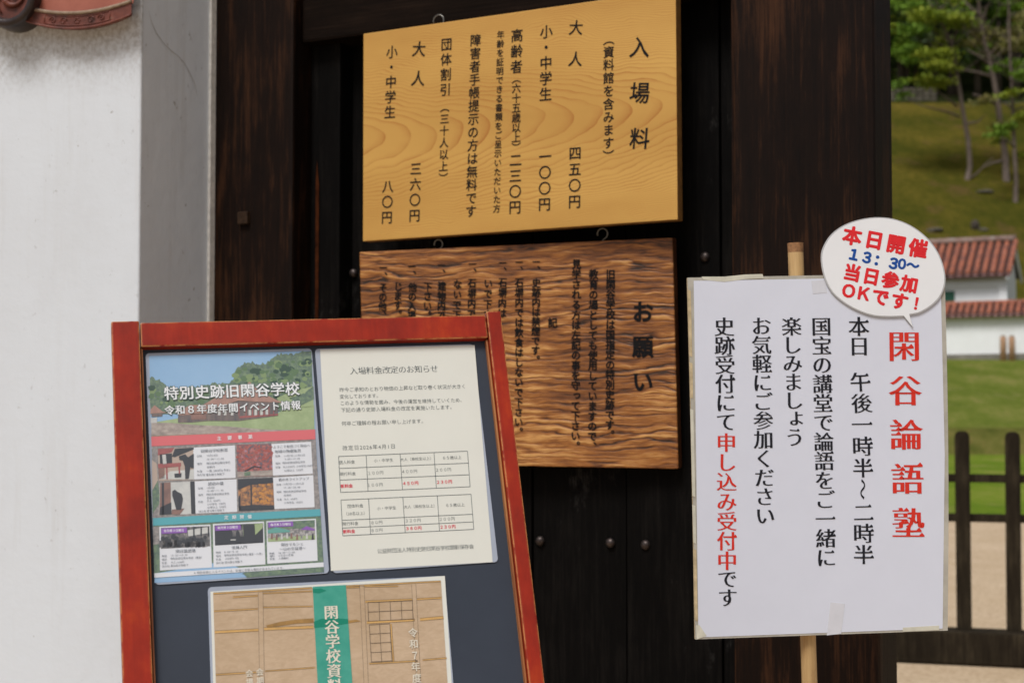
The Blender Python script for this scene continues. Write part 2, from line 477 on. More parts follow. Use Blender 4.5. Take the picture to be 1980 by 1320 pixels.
M['cypress_post'] = mottled('pinkish_post_wood', [(0.3, (0.36, 0.20, 0.12)), (0.7, (0.52, 0.32, 0.20))], scale=(1, 1, 0.1), ns=14, rough=0.7)

# ground surfaces
def sand_mat():
    t = NT('raked_sand')
    a = t.noise(t.coord(), 1.1, 6, 0.6); b = t.noise(t.coord(loc=(4, 4, 0)), 38, 4, 0.75)
    c = t.ramp(a, [(0.3, (0.53, 0.40, 0.26)), (0.7, (0.63, 0.495, 0.345))])
    c = t.mix(t.ramp(b, [(0.38, 0.6), (0.56, 0)]), c, (0.30, 0.19, 0.105))
    t.out(c, 0.95, 0.15); t.bump(b, 0.6, 0.01)
    return t.mat
M['sand'] = sand_mat()
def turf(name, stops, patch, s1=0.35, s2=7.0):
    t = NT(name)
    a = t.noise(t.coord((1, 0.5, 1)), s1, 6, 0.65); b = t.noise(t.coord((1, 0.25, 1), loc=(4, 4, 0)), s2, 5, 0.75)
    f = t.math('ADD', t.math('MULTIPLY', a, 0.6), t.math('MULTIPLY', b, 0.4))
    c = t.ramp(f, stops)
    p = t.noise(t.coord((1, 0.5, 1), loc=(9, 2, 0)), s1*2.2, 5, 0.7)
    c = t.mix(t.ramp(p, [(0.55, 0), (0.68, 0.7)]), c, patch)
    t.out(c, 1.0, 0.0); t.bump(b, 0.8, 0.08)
    return t.mat
M['lawn'] = turf('mown_lawn', [(0.37, (0.085, 0.16, 0.014)), (0.52, (0.155, 0.215, 0.025)), (0.66, (0.25, 0.25, 0.06))], (0.28, 0.235, 0.085))
M['bank'] = turf('rough_grass_bank', [(0.35, (0.07, 0.085, 0.016)), (0.5, (0.125, 0.125, 0.030)), (0.68, (0.20, 0.165, 0.055))], (0.19, 0.115, 0.045), 1.6, 14)
M['slope'] = turf('grass_slope', [(0.37, (0.075, 0.115, 0.015)), (0.52, (0.135, 0.16, 0.030)), (0.66, (0.24, 0.215, 0.072))], (0.25, 0.21, 0.085), 0.45, 6)
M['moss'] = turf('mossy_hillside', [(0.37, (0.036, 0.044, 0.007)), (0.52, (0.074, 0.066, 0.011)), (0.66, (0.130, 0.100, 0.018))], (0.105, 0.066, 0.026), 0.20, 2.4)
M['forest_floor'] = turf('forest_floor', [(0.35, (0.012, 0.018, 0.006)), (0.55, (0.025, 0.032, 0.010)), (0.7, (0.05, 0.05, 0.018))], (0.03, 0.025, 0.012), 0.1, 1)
M['bark'] = mottled('grey_bark', [(0.3, (0.075, 0.055, 0.043)), (0.7, (0.165, 0.128, 0.105))], scale=(1, 1, 0.3), ns=7, rough=0.9)
M['bark_dark'] = mottled('dark_bark', [(0.3, (0.03, 0.024, 0.018)), (0.7, (0.07, 0.055, 0.04))], scale=(1, 1, 0.3), ns=7, rough=0.9)
def leaf(name, c0, c1, c2):
    t = NT(name)
    oi = t.noise(t.coord(), 0.9, 4, 0.7)
    t.out(t.ramp(oi, [(0.3, c0), (0.5, c1), (0.7, c2)]), 0.6, 0.25)
    t.b.inputs['Subsurface Weight'].default_value = 0.0
    return t.mat
M['leaf_spring'] = leaf('spring_leaf', (0.12, 0.19, 0.016), (0.25, 0.31, 0.028), (0.40, 0.42, 0.05))
M['leaf_green'] = leaf('fresh_green_leaf', (0.078, 0.163, 0.016), (0.156, 0.273, 0.026), (0.260, 0.377, 0.046))
M['leaf_dull'] = leaf('dull_young_leaf', (0.169, 0.176, 0.052), (0.286, 0.273, 0.091), (0.429, 0.377, 0.150))
M['leaf_dark'] = leaf('evergreen_leaf', (0.010, 0.022, 0.006), (0.025, 0.050, 0.012), (0.055, 0.095, 0.018))
M['rock'] = mottled('grey_rock', [(0.3, (0.055, 0.05, 0.03)), (0.7, (0.13, 0.115, 0.09))], ns=3, rough=0.95, bump=0.6, bdist=0.05)

# ------------------------------------------------------------------ lettering
_fc = bpy.data.curves.new('glyph', 'FONT'); _fc.resolution_u = 3
_fo = bpy.data.objects.new('glyph', _fc); COL.objects.link(_fo)
_cache = {}
def glyph(ch, ax=0.0, ay=0.0, serif=False):
    key = (ch, ax, ay, serif)
    if key in _cache: return _cache[key]
    _fc.body = ch
    bpy.context.view_layer.update()
    e = _fo.evaluated_get(bpy.context.evaluated_depsgraph_get())
    me = e.to_mesh()
    V = [Vector((v.co.x, v.co.y)) for v in me.vertices]
    F = [list(p.vertices) for p in me.polygons]
    e.to_mesh_clear()
    # merge doubles
    idx = {}; remap = []; VV = []
    for v in V:
        k = (round(v.x, 4), round(v.y, 4))
        if k not in idx: idx[k] = len(VV); VV.append(v)
        remap.append(idx[k])
    V = VV
    G = []
    for f in F:
        f = [remap[i] for i in f]
        a2 = sum(V[f[i]].x*V[f[(i+1) % len(f)]].y - V[f[(i+1) % len(f)]].x*V[f[i]].y for i in range(len(f)))
        if len(set(f)) == len(f): G.append(f if a2 > 0 else f[::-1])
    F = G
    if ord(ch) < 0x2000 and V:
        w0 = min(v.x for v in V); w1 = max(v.x for v in V)
        for v in V: v.x += 0.5 - (w0 + w1)/2
    extra = []
    if (ax or ay or serif) and V:
        cnt = {}
        for f in F:
            for i in range(len(f)):
                cnt[(f[i], f[(i+1) % len(f)])] = 1
        bd = [e_ for e_ in cnt if (e_[1], e_[0]) not in cnt]
        nx = {a: b for a, b in bd}; pv = {b: a for a, b in bd}
        nrm = {}
        for a, b in bd:
            d = V[b] - V[a]
            n = Vector((d.y, -d.x)).normalized() if d.length > 1e-6 else Vector((0, 0))
            nrm.setdefault(a, []).append(n); nrm.setdefault(b, []).append(n)
        if serif:
            for a, b in bd:      # the small triangle at the right end of a level stroke
                d = V[b] - V[a]
                if abs(d.x) < 0.02 and 0.04 < d.y < 0.11 and b in nx and a in pv:
                    t1 = V[nx[b]] - V[b]; t0 = V[a] - V[pv[a]]
                    if t1.x < -0.12 and abs(t1.y) < 0.03 and t0.x > 0.03:
                        p = V[b] + Vector((0.0, ay))
                        extra.append([p + Vector((0.025, 0.0)), p + Vector((-0.045, 0.085)), p + Vector((-0.13, 0.0))])
        W = []
        for i, v in enumerate(V):
            ns = nrm.get(i)
            if ns:
                sx_ = sum(n.x for n in ns); sy_ = sum(n.y for n in ns)
                n = Vector((sx_, sy_))
                if n.length > 1e-6:
                    m = n.normalized()
                    k = 1.0 / max(0.6, max(m.dot(q) for q in ns))
                    v = v + Vector((m.x*k*ax, m.y*k*ay))
            W.append(v)
        V = W
    for tri in extra:
        k = len(V); V = V + tri; F = F + [[k, k+1, k+2]]
    V = [Vector((v.x - 0.5, v.y - 0.38)) for v in V]
    _cache[key] = (V, F)
    return _cache[key]

ROT = set('（）～ー()~')
SMALL = set('ょっゃゅぁぃぇ')
class Text(MB):
    def line(s, fr, a, b, text, size, y=-0.0006, mi=0, style=(0, 0, False), n=0.0, xs=1.0, ys=1.0, fat=0.0):
        """characters centred at equal steps from pixel a to pixel b of the plane fr; size in pixels"""
        A = fr.uv(*a, n); B = fr.uv(*b, n)
        c = len(text)
        vert = abs(b[1]-a[1]) > abs(b[0]-a[0])
        wts = [0.56 if (ord(ch) < 128 and not vert) else 1.0 for ch in text]
        d = B - A
        pxl = math.hypot(b[0]-a[0], b[1]-a[1])
        sz = size * d.length / pxl if pxl else size
        cum = []; acc = 0.0
        for i, w in enumerate(wts):
            if i: acc += (wts[i-1] + w) / 2
            cum.append(acc)
        tot = acc if acc else 1.0
        e1 = d.normalized()
        if vert: dn = e1; rt = Vector((-dn.y, dn.x)); up = -dn
        else: rt = e1; up = Vector((-rt.y, rt.x))
        for ch, q in zip(text, cum):
            if ch in ' 　': continue
            P = A + d * (q / tot if c > 1 else 0.5)
            V, F = glyph(ch, *style)
            out = []
            for v in V:
                x, z = v.x*xs, v.y*ys
                if vert:
                    if ch in ROT: x, z = v.y*xs, -v.x*ys
                    elif ch in '、。': x += 0.62; z += 0.58
                    elif ch in SMALL: x += 0.12; z += 0.12
                p = P + rt*(x*sz) + up*(z*sz)
                out.append((p.x, y, p.y))
            s.add(out, F, mi)
            if fat:                       # heavy rounded strokes: the glyph laid on itself in a small ring
                for k in range(8):
                    o2 = (rt*math.cos(k*math.pi/4) + up*math.sin(k*math.pi/4))*fat*sz
                    s.add([(p[0] + o2.x, p[1] + 0.00003*(k+1), p[2] + o2.y) for p in out], F, mi)
    def one(s, fr, c, ch, size, ang=0.0, **kw):
        s.line(fr, (c[0]-size*0.5*math.cos(ang), c[1]-size*0.5*math.sin(ang)), (c[0]+size*0.5*math.cos(ang), c[1]+size*0.5*math.sin(ang)), ch, size, **kw)
    def center(s, fr, c, text, size, slope=0.0, step=None, **kw):
        """a level line centred on a pixel"""
        w = sum((0.56 if ord(ch) < 128 else 1.0) for ch in text)
        st = step or size
        h = (w - (0.56 if ord(text[0]) < 128 else 1.0)/2 - (0.56 if ord(text[-1]) < 128 else 1.0)/2) * st / 2
        if h == 0:
            h = 0.001
        s.line(fr, (c[0]-h, c[1]-h*slope), (c[0]+h, c[1]+h*slope), text, size, **kw)

def letters(fr, a, b, text, size, y, mat, parent, **kw):
    n_ = len(text)
    gap = math.hypot(b[0]-a[0], b[1]-a[1])/max(1, n_-1)
    if n_ > 1 and gap > 1.2*size:
        for i, ch in enumerate(text):
            k = i/(n_-1); c = (a[0]+(b[0]-a[0])*k, a[1]+(b[1]-a[1])*k)
            t = Text(); t.one(fr, c, ch, size, y=y, **kw)
            t.build('lettering', mat, parent)
    else:
        t = Text(); t.line(fr, a, b, text, size, y=y, **kw); t.build('lettering', mat, parent)

def rrect(u0, v0, u1, v1, r, seg=4):
    pts = []
    for cx, cz, a0 in ((u1-r, v0+r, -90), (u1-r, v1-r, 0), (u0+r, v1-r, 90), (u0+r, v0+r, 180)):
        for k in range(seg+1):
            a = R(a0 + 90*k/seg)
            pts.append((cx + r*math.cos(a), cz + r*math.sin(a)))
    return pts

# ------------------------------------------------------------------ terrain
PROFILE = [(21.0, 0.0), (47.6, 0.0), (48.0, 0.05), (49.6, 0.72), (50.5, 0.80), (74.0, 3.72), (76.0, 3.80), (84.0, 5.0), (140.0, 29.3), (170, 46), (230, 75), (320, 82)]
def terrain(Y):
    if Y <= PROFILE[0][0]: return 0.0
    for (a, za), (b, zb) in zip(PROFILE, PROFILE[1:]):
        if Y <= b: return za + (zb-za)*(Y-a)/(b-a)
    return PROFILE[-1][1]
def on_ground(px, py, lo=2.0, hi=300.0):
    d = ray(px, py); y = lo
    while y < hi:
        p = EYE + d*(y/d.y)
        if p.z <= terrain(y): return p
        y += 0.05
    return EYE + d*(hi/d.y)

def strip(name, mat, y0, y1, steps, x0=-90, x1=170, nx=40, amp=0.0, lift=0.0, over=()):
    g = MB(); rows = []
    ys = sorted(set([y0 + (y1-y0)*i/steps for i in range(steps+1)] + [p[0] for p in PROFILE if y0 < p[0] < y1]))
    rnd = random.Random(name)
    vs = []
    for y in ys:
        for i in range(nx+1):
            x = x0 + (x1-x0)*i/nx
            vs.append((x, y + (rnd.uniform(-.12, .12) if (amp and y in (y0,)) else 0), terrain(y) + lift + (rnd.uniform(-amp, amp) if y not in (y0, y1) else 0)))
    fs = []
    for j in range(len(ys)-1):
        for i in range(nx):
            k = j*(nx+1)+i
            fs.append((k, k+1, k+nx+2, k+nx+1))
    g.add(vs, fs, 0, True)
    o = g.build(name, mat)
    o['kind'] = 'structure'
    return o
gnd = MB()
gnd.add([(-600, -300, -0.012), (900, -300, -0.012), (900, 700, -0.012), (-600, 700, -0.012)], [(0, 1, 2, 3)])
gnd.build('ground', M['sand'])['kind'] = 'structure'
strip('lawn', M['lawn'], 20.9, 47.7, 24, amp=0.015, lift=0.004)
strip('grass_bank', M['bank'], 47.7, 50.5, 6, amp=0.04, nx=160)
strip('grass_slope', M['slope'], 50.5, 76.0, 16, amp=0.03)
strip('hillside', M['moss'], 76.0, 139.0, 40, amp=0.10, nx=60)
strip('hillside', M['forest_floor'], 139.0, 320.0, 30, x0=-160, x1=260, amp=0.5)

# ------------------------------------------------------------------ gate
YAW = R(28)
GU = Vector((math.cos(YAW), -math.sin(YAW), 0)); GV = Vector((0, 0, 1))
GO = at_depth(1005, 785, 3.6); GO.z = 0.0
G = Frame(GO, GU, GV)               # plane of the door boards
gate = thing('wooden_gate', 'dark brown timber gate with boarded door, thick posts and iron nail heads behind the signs', 'gate', G.matrix())
NP = 0.115                          # posts stand this far in front of the boards
uL0 = G.uv(414, 300, NP).x; uL1 = G.uv(566, 300, NP).x
uR0 = G.uv(1412, 300, NP).x; uR1 = G.uv(1690, 300, NP).x
_d = ray(1727, 300); _p = G.o + G.u*uR1
uRB = uR1
PDEP = NP - ((EYE + _d*((_p - EYE).dot(G.u)/_d.dot(G.u))) - G.o).dot(G.n)
TOP = 3.3
def post(u0, u1, depth, bev):
    m = MB()
    m.cbox((u0, -NP, 0.0), (u1, -NP + depth, TOP), bev)
    return m.build('post', M['post'], gate)
pl = post(uL0, uL1, 0.30, 0.008)
pr = post(uR0, uR1, PDEP, 0.012)
print('PDEP', PDEP)
m = MB()
pk = G.uv(474, 422, NP)
m.cbox((pk.x-0.0155, -NP-0.012, pk.y-0.0155), (pk.x+0.0155, -NP+0.02, pk.y+0.0155), 0.002)
m.build('peg', plain('peg_wood', (0.030, 0.017, 0.010), 0.7, 0.1, var=0.4, vscale=80), pl)
m = MB()                            # jamb behind the left post
uJ = G.uv(690, 300, 0.03).x
m.cbox((uL1+0.003, -0.045, 0.0), (uJ-0.04, 0.10, TOP), 0.006)
jamb = m.build('jamb', M['door'], gate)
m = MB()
sa = G.uv(614, 310, 0.047); sb = G.uv(618, 600, 0.047)
w = 0.005
m.sheet([(sa.x-w*0.3, sa.y), (sa.x-w, sa.y-0.06), (sa.x-w, sb.y-0.3), (sa.x+w, sb.y-0.3), (sa.x+w, sa.y-0.06)], -0.0475)
m.build('reddish_streak', M['streak'], jamb)
# boards of the door
m = MB()
seams = [uJ-0.035] + [G.uv(px, 1000).x for px in (860, 1030, 1212, 1397)] + [G.uv(1560, 1000).x, uR1 - 0.05]
for i, (a, b) in enumerate(zip(seams, seams[1:])):
    m.cbox((a+0.0015, -0.004*(i % 2), 0.03), (b-0.0015, 0.035, TOP-0.1), 0.003)
m.box((seams[0]+0.01, 0.0365, 0.03), (seams[-1]-0.01, 0.06, TOP-0.1))
door = m.build('door_panel', M['door'], gate)
for px, py in ((683, 528), (1363, 497), (1044, 1045), (1180, 1049), (1248, 1053)):
    p = G.uv(px, py, 0.005)
    m = MB(); m.dome((p.x, -0.0045, p.y), 0.0115, 0.75)
    m.build('nail', M['iron'], door)
m = MB()
lz0 = G.uv(770, 63, 0.07).y
m.cbox((uL1+0.003, -0.085, lz0), (uR0-0.003, 0.03, lz0+0.26), 0.008)
lin = m.build('lintel', M['lintel'], gate)
m = MB()
m.cbox((uL0-0.4, -NP-0.03, TOP), (uRB+0.4, 0.22, TOP+0.3), 0.01)
m.build('crossbeam', M['lintel'], gate)

# ------------------------------------------------------------------ white wall beside the gate
pc = G.hit(414, 300, NP)
su = (pc - G.o).dot(G.u)
# return face is the plane u = su; find where the wall corner (px 272) meets it
d = ray(272, 300); tt = (pc - EYE).dot(G.u) / d.dot(G.u)
NW = (EYE + d*tt - G.o).dot(G.n)
CORNER = EYE + d*tt                 # the outer corner of the wall
WYAW = R(13)
WU = Vector((math.cos(WYAW), -math.sin(WYAW), 0))
WF = Frame(Vector((CORNER.x, CORNER.y, 0)), WU, GV)      # front face of the white wall, origin at its corner
wall = thing('plaster_wall', 'white plaster wall end with red roof tiles along its top, left of the gate', 'wall', WF.matrix())
M['plaster_near'] = plaster_mat('mildewed_shaded_plaster', ztop=WF.uv(140, 88).y)
WTOP = WF.uv(140, 52, 0.06).y
ZT = WTOP + 0.45
back = WF.local(G.o + G.u*(su-0.002) - G.n*0.25)
m = MB()
foot = [(-5.0, 0.0)] + [(-0.006 + 0.006*math.sin(R(a)), 0.006 - 0.006*math.cos(R(a))) for a in (0, 20, 40, 60, 80)] + [(back.x, back.y), (-5.0, back.y)]
k_ = len(foot)
m.add([(x, y, 0.0) for x, y in foot] + [(x, y, ZT) for x, y in foot], [list(range(k_))[::-1], list(range(k_, 2*k_))])
for i in range(k_):
    m.f.append([i, (i+1) % k_, k_+(i+1) % k_, k_+i]); m.m.append(0); m.smooth.append(False)
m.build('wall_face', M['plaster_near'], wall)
m = MB()                            # lip of plaster along the post
m.cbox((su-0.0018, -NP-0.022, 0.0), (su+0.006, -NP-0.001, ZT), 0.002)
m.v = [tuple(WF.local(G.matrix() @ Vector(v))) for v in m.v]
m.build('plaster_lip', M['plaster_edge'], wall)
# fine crack on the return face
RF = Frame(G.o + G.u*su, -G.n, GV)  # u runs into the wall
def crack(pts, wd):
    P = [RF.uv(*p) for p in pts]
    q = []
    L = []; Rr = []
    for i, p in enumerate(P):
        t = (P[min(i+1, len(P)-1)] - P[max(i-1, 0)]).normalized(); nn = Vector((-t.y, t.x))
        k = wd*random.uniform(0.5, 1.2)*(0.3 if i in (0, len(P)-1) else 1)
        L.append(p + nn*k); Rr.append(p - nn*k)
    mm = MB()
    for i in range(len(P)-1):
        quad = [L[i], L[i+1], Rr[i+1], Rr[i]]
        vs = [wall_local(RF.o + RF.u*c.x + RF.v*c.y + RF.n*0.0008) for c in quad]
        mm.add(vs, [(0, 1, 2, 3)])
    return mm
def wall_local(p): return WF.local(p)
crack([(287, 20), (293, 45), (302, 65), (316, 84), (330, 98), (344, 109), (356, 122), (366, 141), (375, 160), (381, 185)], 0.0009).build('crack', M['crack'], wall)

# eave tiles (end disc and curved pan tile), repeated along the wall
OV = 0.047
NT_ = OV
def eave_round(u, z, rad):
    o = MB()
    N = 28
    y0 = -NT_ - 0.012; y1 = 0.02
    prof = [(rad, 0.03), (rad, -0.0), (rad*0.97, -0.008), (rad*0.80, -0.010), (rad*0.74, -0.002), (rad*0.70, 0.006)]
    vs = []
    prof2 = [(rad, y1 - y0)] + prof
    for r_, yy in prof2:
        for k in range(N):
            a = 2*math.pi*k/N
            vs.append((u + r_*math.cos(a), y0 + yy, z + r_*math.sin(a)))
    fs = []
    for i in range(len(prof2)-1):
        for k in range(N):
            k2 = (k+1) % N
            fs.append((i*N+k, i*N+k2, (i+1)*N+k2, (i+1)*N+k))
    o.add(vs, fs, 0, True)
    k0 = len(o.v)
    o.add([(u + rad*0.70*math.cos(2*math.pi*k/N), y0+0.006, z + rad*0.70*math.sin(2*math.pi*k/N)) for k in range(N)], [list(range(N))], 1)
    for j in range(3):               # three comma shapes in relief
        a0 = 2*math.pi*j/3
        pts = [(u + rad*(0.16+0.42*t)*math.cos(a0+2.2*t), y0+0.003, z + rad*(0.16+0.42*t)*math.sin(a0+2.2*t)) for t in [i/8 for i in range(9)]]
        o.tube(pts, [rad*0.13*(1-t*0.8) for t in [i/8 for i in range(9)]], 8, 1)
    return o
def eave_pan(u0, u1, z_mid, sag, h):
    """curved front band from u0 to u1, its lower line sagging by sag, band height h"""
    o = MB(); N = 26
    y0 = -NT_; y1 = 0.01
    lo = []; hi = []
    for i in range(N+1):
        t = i/N; x = u0 + (u1-u0)*t
        c = 4*(t-0.5)**2
        lo.append((x, z_mid + sag*c)); hi.append((x, z_mid + h*(1-0.22*c) + sag*c*1.12))
    vs = [(x, y0, z) for x, z in lo] + [(x, y0, z) for x, z in hi] + [(u0 + (x-u0)*0.90, y1, z+0.012) for x, z in lo] + [(u0 + (x-u0)*0.90, y1, z+0.012) for x, z in hi]
    n = N+1
    for i in range(N):
        o.add([vs[i], vs[i+1], vs[n+i+1], vs[n+i]], [(0, 1, 2, 3)], 0, True)
        o.add([vs[2*n+i], vs[2*n+i+1], vs[i+1], vs[i]], [(0, 1, 2, 3)], 0, True)
        o.add([vs[n+i], vs[n+i+1], vs[3*n+i+1], vs[3*n+i]], [(0, 1, 2, 3)], 1, True)
    o.add([vs[0], vs[n], vs[3*n], vs[2*n]], [(0, 1, 2, 3)], 0)
    o.add([vs[N], vs[2*n], vs[3*n+N], vs[n+N]], [], 0)
    o.add([vs[N], vs[2*n+N], vs[3*n+N], vs[n+N]], [(0, 1, 2, 3)], 0)
    n0 = len(o.v)
    o.add([(x, y0+0.010, z-0.004) for x, z in hi] + [(x, y0+0.016, z+0.075) for x, z in hi], [(i, i+1, n+i+1, n+i) for i in range(N)], 1, True)
    # raised rims and scroll ornament on the band
    def pos(t, f):
        c = 4*(t-0.5)**2
        zl = z_mid + sag*c; zh = z_mid + h*(1-0.22*c) + sag*c*1.12
        return (u0 + (u1-u0)*t, y0-0.0005, zl + (zh-zl)*f)
    o.tube([pos(i/20, 0.05) for i in range(21)], h*0.07, 6, 0)
    o.tube([pos(i/20, 0.97) for i in range(21)], h*0.11, 6, 2)
    for t0, t1 in ((0.18, 0.80),):
        for f in (0.24, 0.78): o.tube([pos(t0+(t1-t0)*i/16, f) for i in range(17)], h*0.035, 5, 0)
        for t_ in (t0, t1): o.tube([pos(t_, 0.24), pos(t_, 0.78)], h*0.035, 5, 0)
    for cx, sg in ((0.26, -1), (0.36, 1), (0.62, 1), (0.72, -1)):
        sp = []
        for i in range(15):
            a = i/14*2*math.pi*1.3; rr = 0.006*(1 - i/18)
            p = pos(cx, 0.5)
            sp.append((p[0] + sg*rr*1.5*math.cos(a), p[1], p[2] + rr*math.sin(a)*1.5))
        o.tube(sp, 0.0017, 5, 0)
    for k in range(6):
        p = pos(0.49, 0.52); a = k*math.pi/3
        o.dome((p[0]+0.006*math.cos(a), p[1]+0.001, p[2]+0.006*math.sin(a)), 0.0034, 0.8, 0, 8, 3)
    return o
ra = WF.uv(20, -6, NT_); rr_ = (WF.uv(66, -6, NT_).x - ra.x)*1.22
pa = WF.uv(50, 40, NT_); pb = WF.uv(254, 30, NT_); pm_ = WF.uv(150, 57, NT_)
pitch = (pb.x - pa.x) + rr_*1.5
for k in range(0, 8):
    du = -k*pitch
    eave_round(ra.x + du, ra.y, rr_).build('round_eave_tile', [M['tile_dark'], M['tile_red']], wall)
    eave_pan(pa.x + du, pb.x + du, pm_.y, 0.026, 0.040).build('pan_eave_tile', [M['tile_red'], M['tile_smooth'], M['mortar']], wall)
m = MB()                             # roof slope above the eave tiles
m.prism([(-5.0, WTOP+0.10), (pb.x-0.01, WTOP+0.10), (pb.x-0.01, WTOP+0.30), (-5.0, WTOP+0.30)], -NT_+0.02, -0.001, 0)
m.build('roof_bed', M['tile_red'], wall)

# ------------------------------------------------------------------ upper wooden sign
def plane_from_quad(TL, TR, BR, BL, depth):
    """rectangle seen in perspective -> its plane (directions from the two vanishing points)"""
    def cross3(a, b): return Vector((a[1]*b[2]-a[2]*b[1], a[2]*b[0]-a[0]*b[2], a[0]*b[1]-a[1]*b[0]))
    def ln(p, q): return cross3((p[0], p[1], 1), (q[0], q[1], 1))
    def vdir(l1, l2, ref):
        v = cross3(l1, l2)
        if abs(v[2]) < 1e-9: dd = Vector((v[0], -v[1], 0))
        else: dd = Vector(((v[0]/v[2]-990), (660-v[1]/v[2]), FPX))
        w_ = Vector((dd[0], dd[2]*math.cos(PITCH) - dd[1]*math.sin(PITCH), dd[2]*math.sin(PITCH) + dd[1]*math.cos(PITCH))).normalized()
        return w_ if w_.dot(ref) > 0 else -w_
    u = vdir(ln(TL, TR), ln(BL, BR), Vector((1, 0, 0)))
    v = vdir(ln(TL, BL), ln(TR, BR), Vector((0, 0, 1)))
    return Frame(at_depth(*BL, depth), u, v)

def gate_plane(q, n):
    """plane of a board that hangs n in front of the gate boards"""
    f = plane_from_quad(*q, 3.6)
    f.o = G.hit(*q[3], n)
    return f

SQ = [(707, 65), (1312, -21), (1305, 425), (697, 467)]
US = Frame(G.hit(697, 467, 0.10), (math.cos(R(30)), -math.sin(R(30)), -0.008), (0.0, 0, 1))
US = gate_plane(SQ, 0.125)
print('US', US.u, US.v, US.n, [tuple(round(x, 4) for x in US.uv(*p)) for p in SQ])
sign_a = thing('wooden_sign', 'pale varnished wooden price board with black columns of writing, hung above the dark board', 'sign', US.matrix())
P = [US.uv(*p) for p in SQ]
ua, ub = (P[0].x+P[3].x)/2, (P[1].x+P[2].x)/2
va, vb = (P[2].y+P[3].y)/2, (P[0].y+P[1].y)/2
m = MB()
m.cbox((ua, 0.0, va), (ub, 0.03, vb), 0.0018)
for i, f in enumerate(m.f):
    pts = [m.v[j] for j in f]
    if not all(p[1] < 0.001 for p in pts): m.m[i] = 1
m.build('board', [M['pale_board'], M['pale_edge']], sign_a)
Z1 = lambda x, y: (680 + x/2.751, y/2.751)
t = Text()
S1 = 1/2.751
ST = (0.013, 0.013, False)
def colA(x0, y0, x1, y1, s_, size):
    letters(US, Z1(x0, y0), Z1(x1, y1), s_, size*S1, -0.0009, M['paint_black'], sign_a, style=ST)
colA(1533, 252, 1533, 737, '入場料', 110)
colA(1368, 210, 1366, 830, '（資料館を含みます）', 66)
colA(1194, 148, 1191, 315, '大人', 76)
colA(1189, 815, 1186, 1072, '四五〇円', 76)
colA(1036, 170, 1032, 502, '小・中学生', 76)
colA(1030, 833, 1026, 1086, '一〇〇円', 76)
colA(880, 190, 877, 356, '高齢者', 74)
colA(877, 418, 875, 785, '（六十五歳以上）', 55)
colA(873, 852, 869, 1102, '二三〇円', 76)
colA(793, 186, 772, 1110, '年齢を証明できる書類をご呈示いただいた方', 46)
colA(660, 216, 635, 1124, '障害者手帳提示の方は無料です', 68)
colA(505, 237, 499, 478, '団体割引', 70)
colA(496, 570, 487, 948, '（三十人以上）', 58)
colA(359, 262, 354, 418, '大人', 74)
colA(342, 898, 335, 1146, '三六〇円', 72)
colA(215, 278, 204, 597, '小・中学生', 72)
colA(193, 992, 188, 1156, '八〇円', 72)
def hook(fr, px, top_y, bot_y, n_off, parent, w_px):
    """open question-mark hook in the plane of the board"""
    A = fr.uv(px, top_y); B = fr.uv(px, bot_y)
    h = A.y - B.y; r_ = fr.uv(px + w_px/2, top_y).x - A.x
    c = Vector((A.x, A.y - r_))
    pts = [(c.x + r_*math.cos(R(a)), n_off, c.y + r_*math.sin(R(a))) for a in range(200, -60, -20)]
    pts += [(c.x + r_*0.3, n_off, c.y - r_*0.95), (c.x, n_off, c.y - r_*1.25), (c.x, n_off, B.y - 0.012)]
    mm = MB(); mm.tube(pts, 0.0016, 8)
    return mm.build('hook', M['hook'], parent)
hook(US, 843, 27, 48, 0.012, sign_a, 20)
hook(US, 1163, -14, 2, 0.012, sign_a, 20)

# ------------------------------------------------------------------ lower wooden sign
LQ = [(700, 487), (1307, 459), (1305, 906), (701, 895)]
LS = gate_plane(LQ, 0.085)
print('LS', LS.u, LS.v, [tuple(round(x, 4) for x in LS.uv(*p)) for p in LQ])
sign_b = thing('wooden_sign', 'dark brown wooden notice board with raised wavy grain, hung below the pale board', 'sign', LS.matrix())
P = [LS.uv(*p) for p in LQ]
ua, ub = (P[0].x+P[3].x)/2, (P[1].x+P[2].x)/2
va, vb = (P[2].y+P[3].y)/2, (P[0].y+P[1].y)/2
m = MB()
m.cbox((ua, 0.0, va), (ub, 0.028, vb), 0.003)
for i, f in enumerate(m.f):
    pts = [m.v[j] for j in f]
    if not all(p[1] < 0.0032 for p in pts): m.m[i] = 1
m.build('board', [M['raised_board'], M['board_edge']], sign_b)
Z2 = lambda x, y: (680 + x/2.694, 430 + y/2.694)
S2 = 1/2.694
t = Text()
ST = (0.030, 0.030, False)
def colB(x0, y0, x1, y1, s_, size, head=None):
    letters(LS, Z2(x0, y0), Z2(x1, y1), s_, size*S2, -0.0012, M['paint_black'], sign_b, style=ST)
    if head:
        t = Text()
        t.one(LS, Z2(*head), '一', 42*S2, y=-0.0012, style=(0.01, 0.02, False))
        t.one(LS, Z2(head[0]+28, head[1]+15), '、', 46*S2, y=-0.0012, style=ST)
        t.build('lettering', M['paint_black'], sign_b)
colB(1517, 465, 1517, 828, 'お願い', 112)
colB(1350, 270, 1345, 1105, '旧閑谷学校は国指定の特別史跡です。', 53)
colB(1261, 270, 1253, 1165, '教育の場としても使用していますので、', 53)
colB(1172, 217, 1166, 1163, '見学される方は左記の事を守って下さい。', 53)
t = Text(); t.one(LS, Z2(1048, 522), '記', 50*S2, y=-0.0012, style=ST); t.build('lettering', M['paint_black'], sign_b)
colB(963, 315, 958, 716, '史跡内は禁煙です。', 51, (962, 205))
colB(874, 313, 870, 1090, '石塀内では飲食はしないで下さい。', 51, (873, 208))
colB(788, 312, 784, 472, '石塀内は', 51, (787, 211))
colB(712, 318, 708, 478, 'いで下さ', 51)
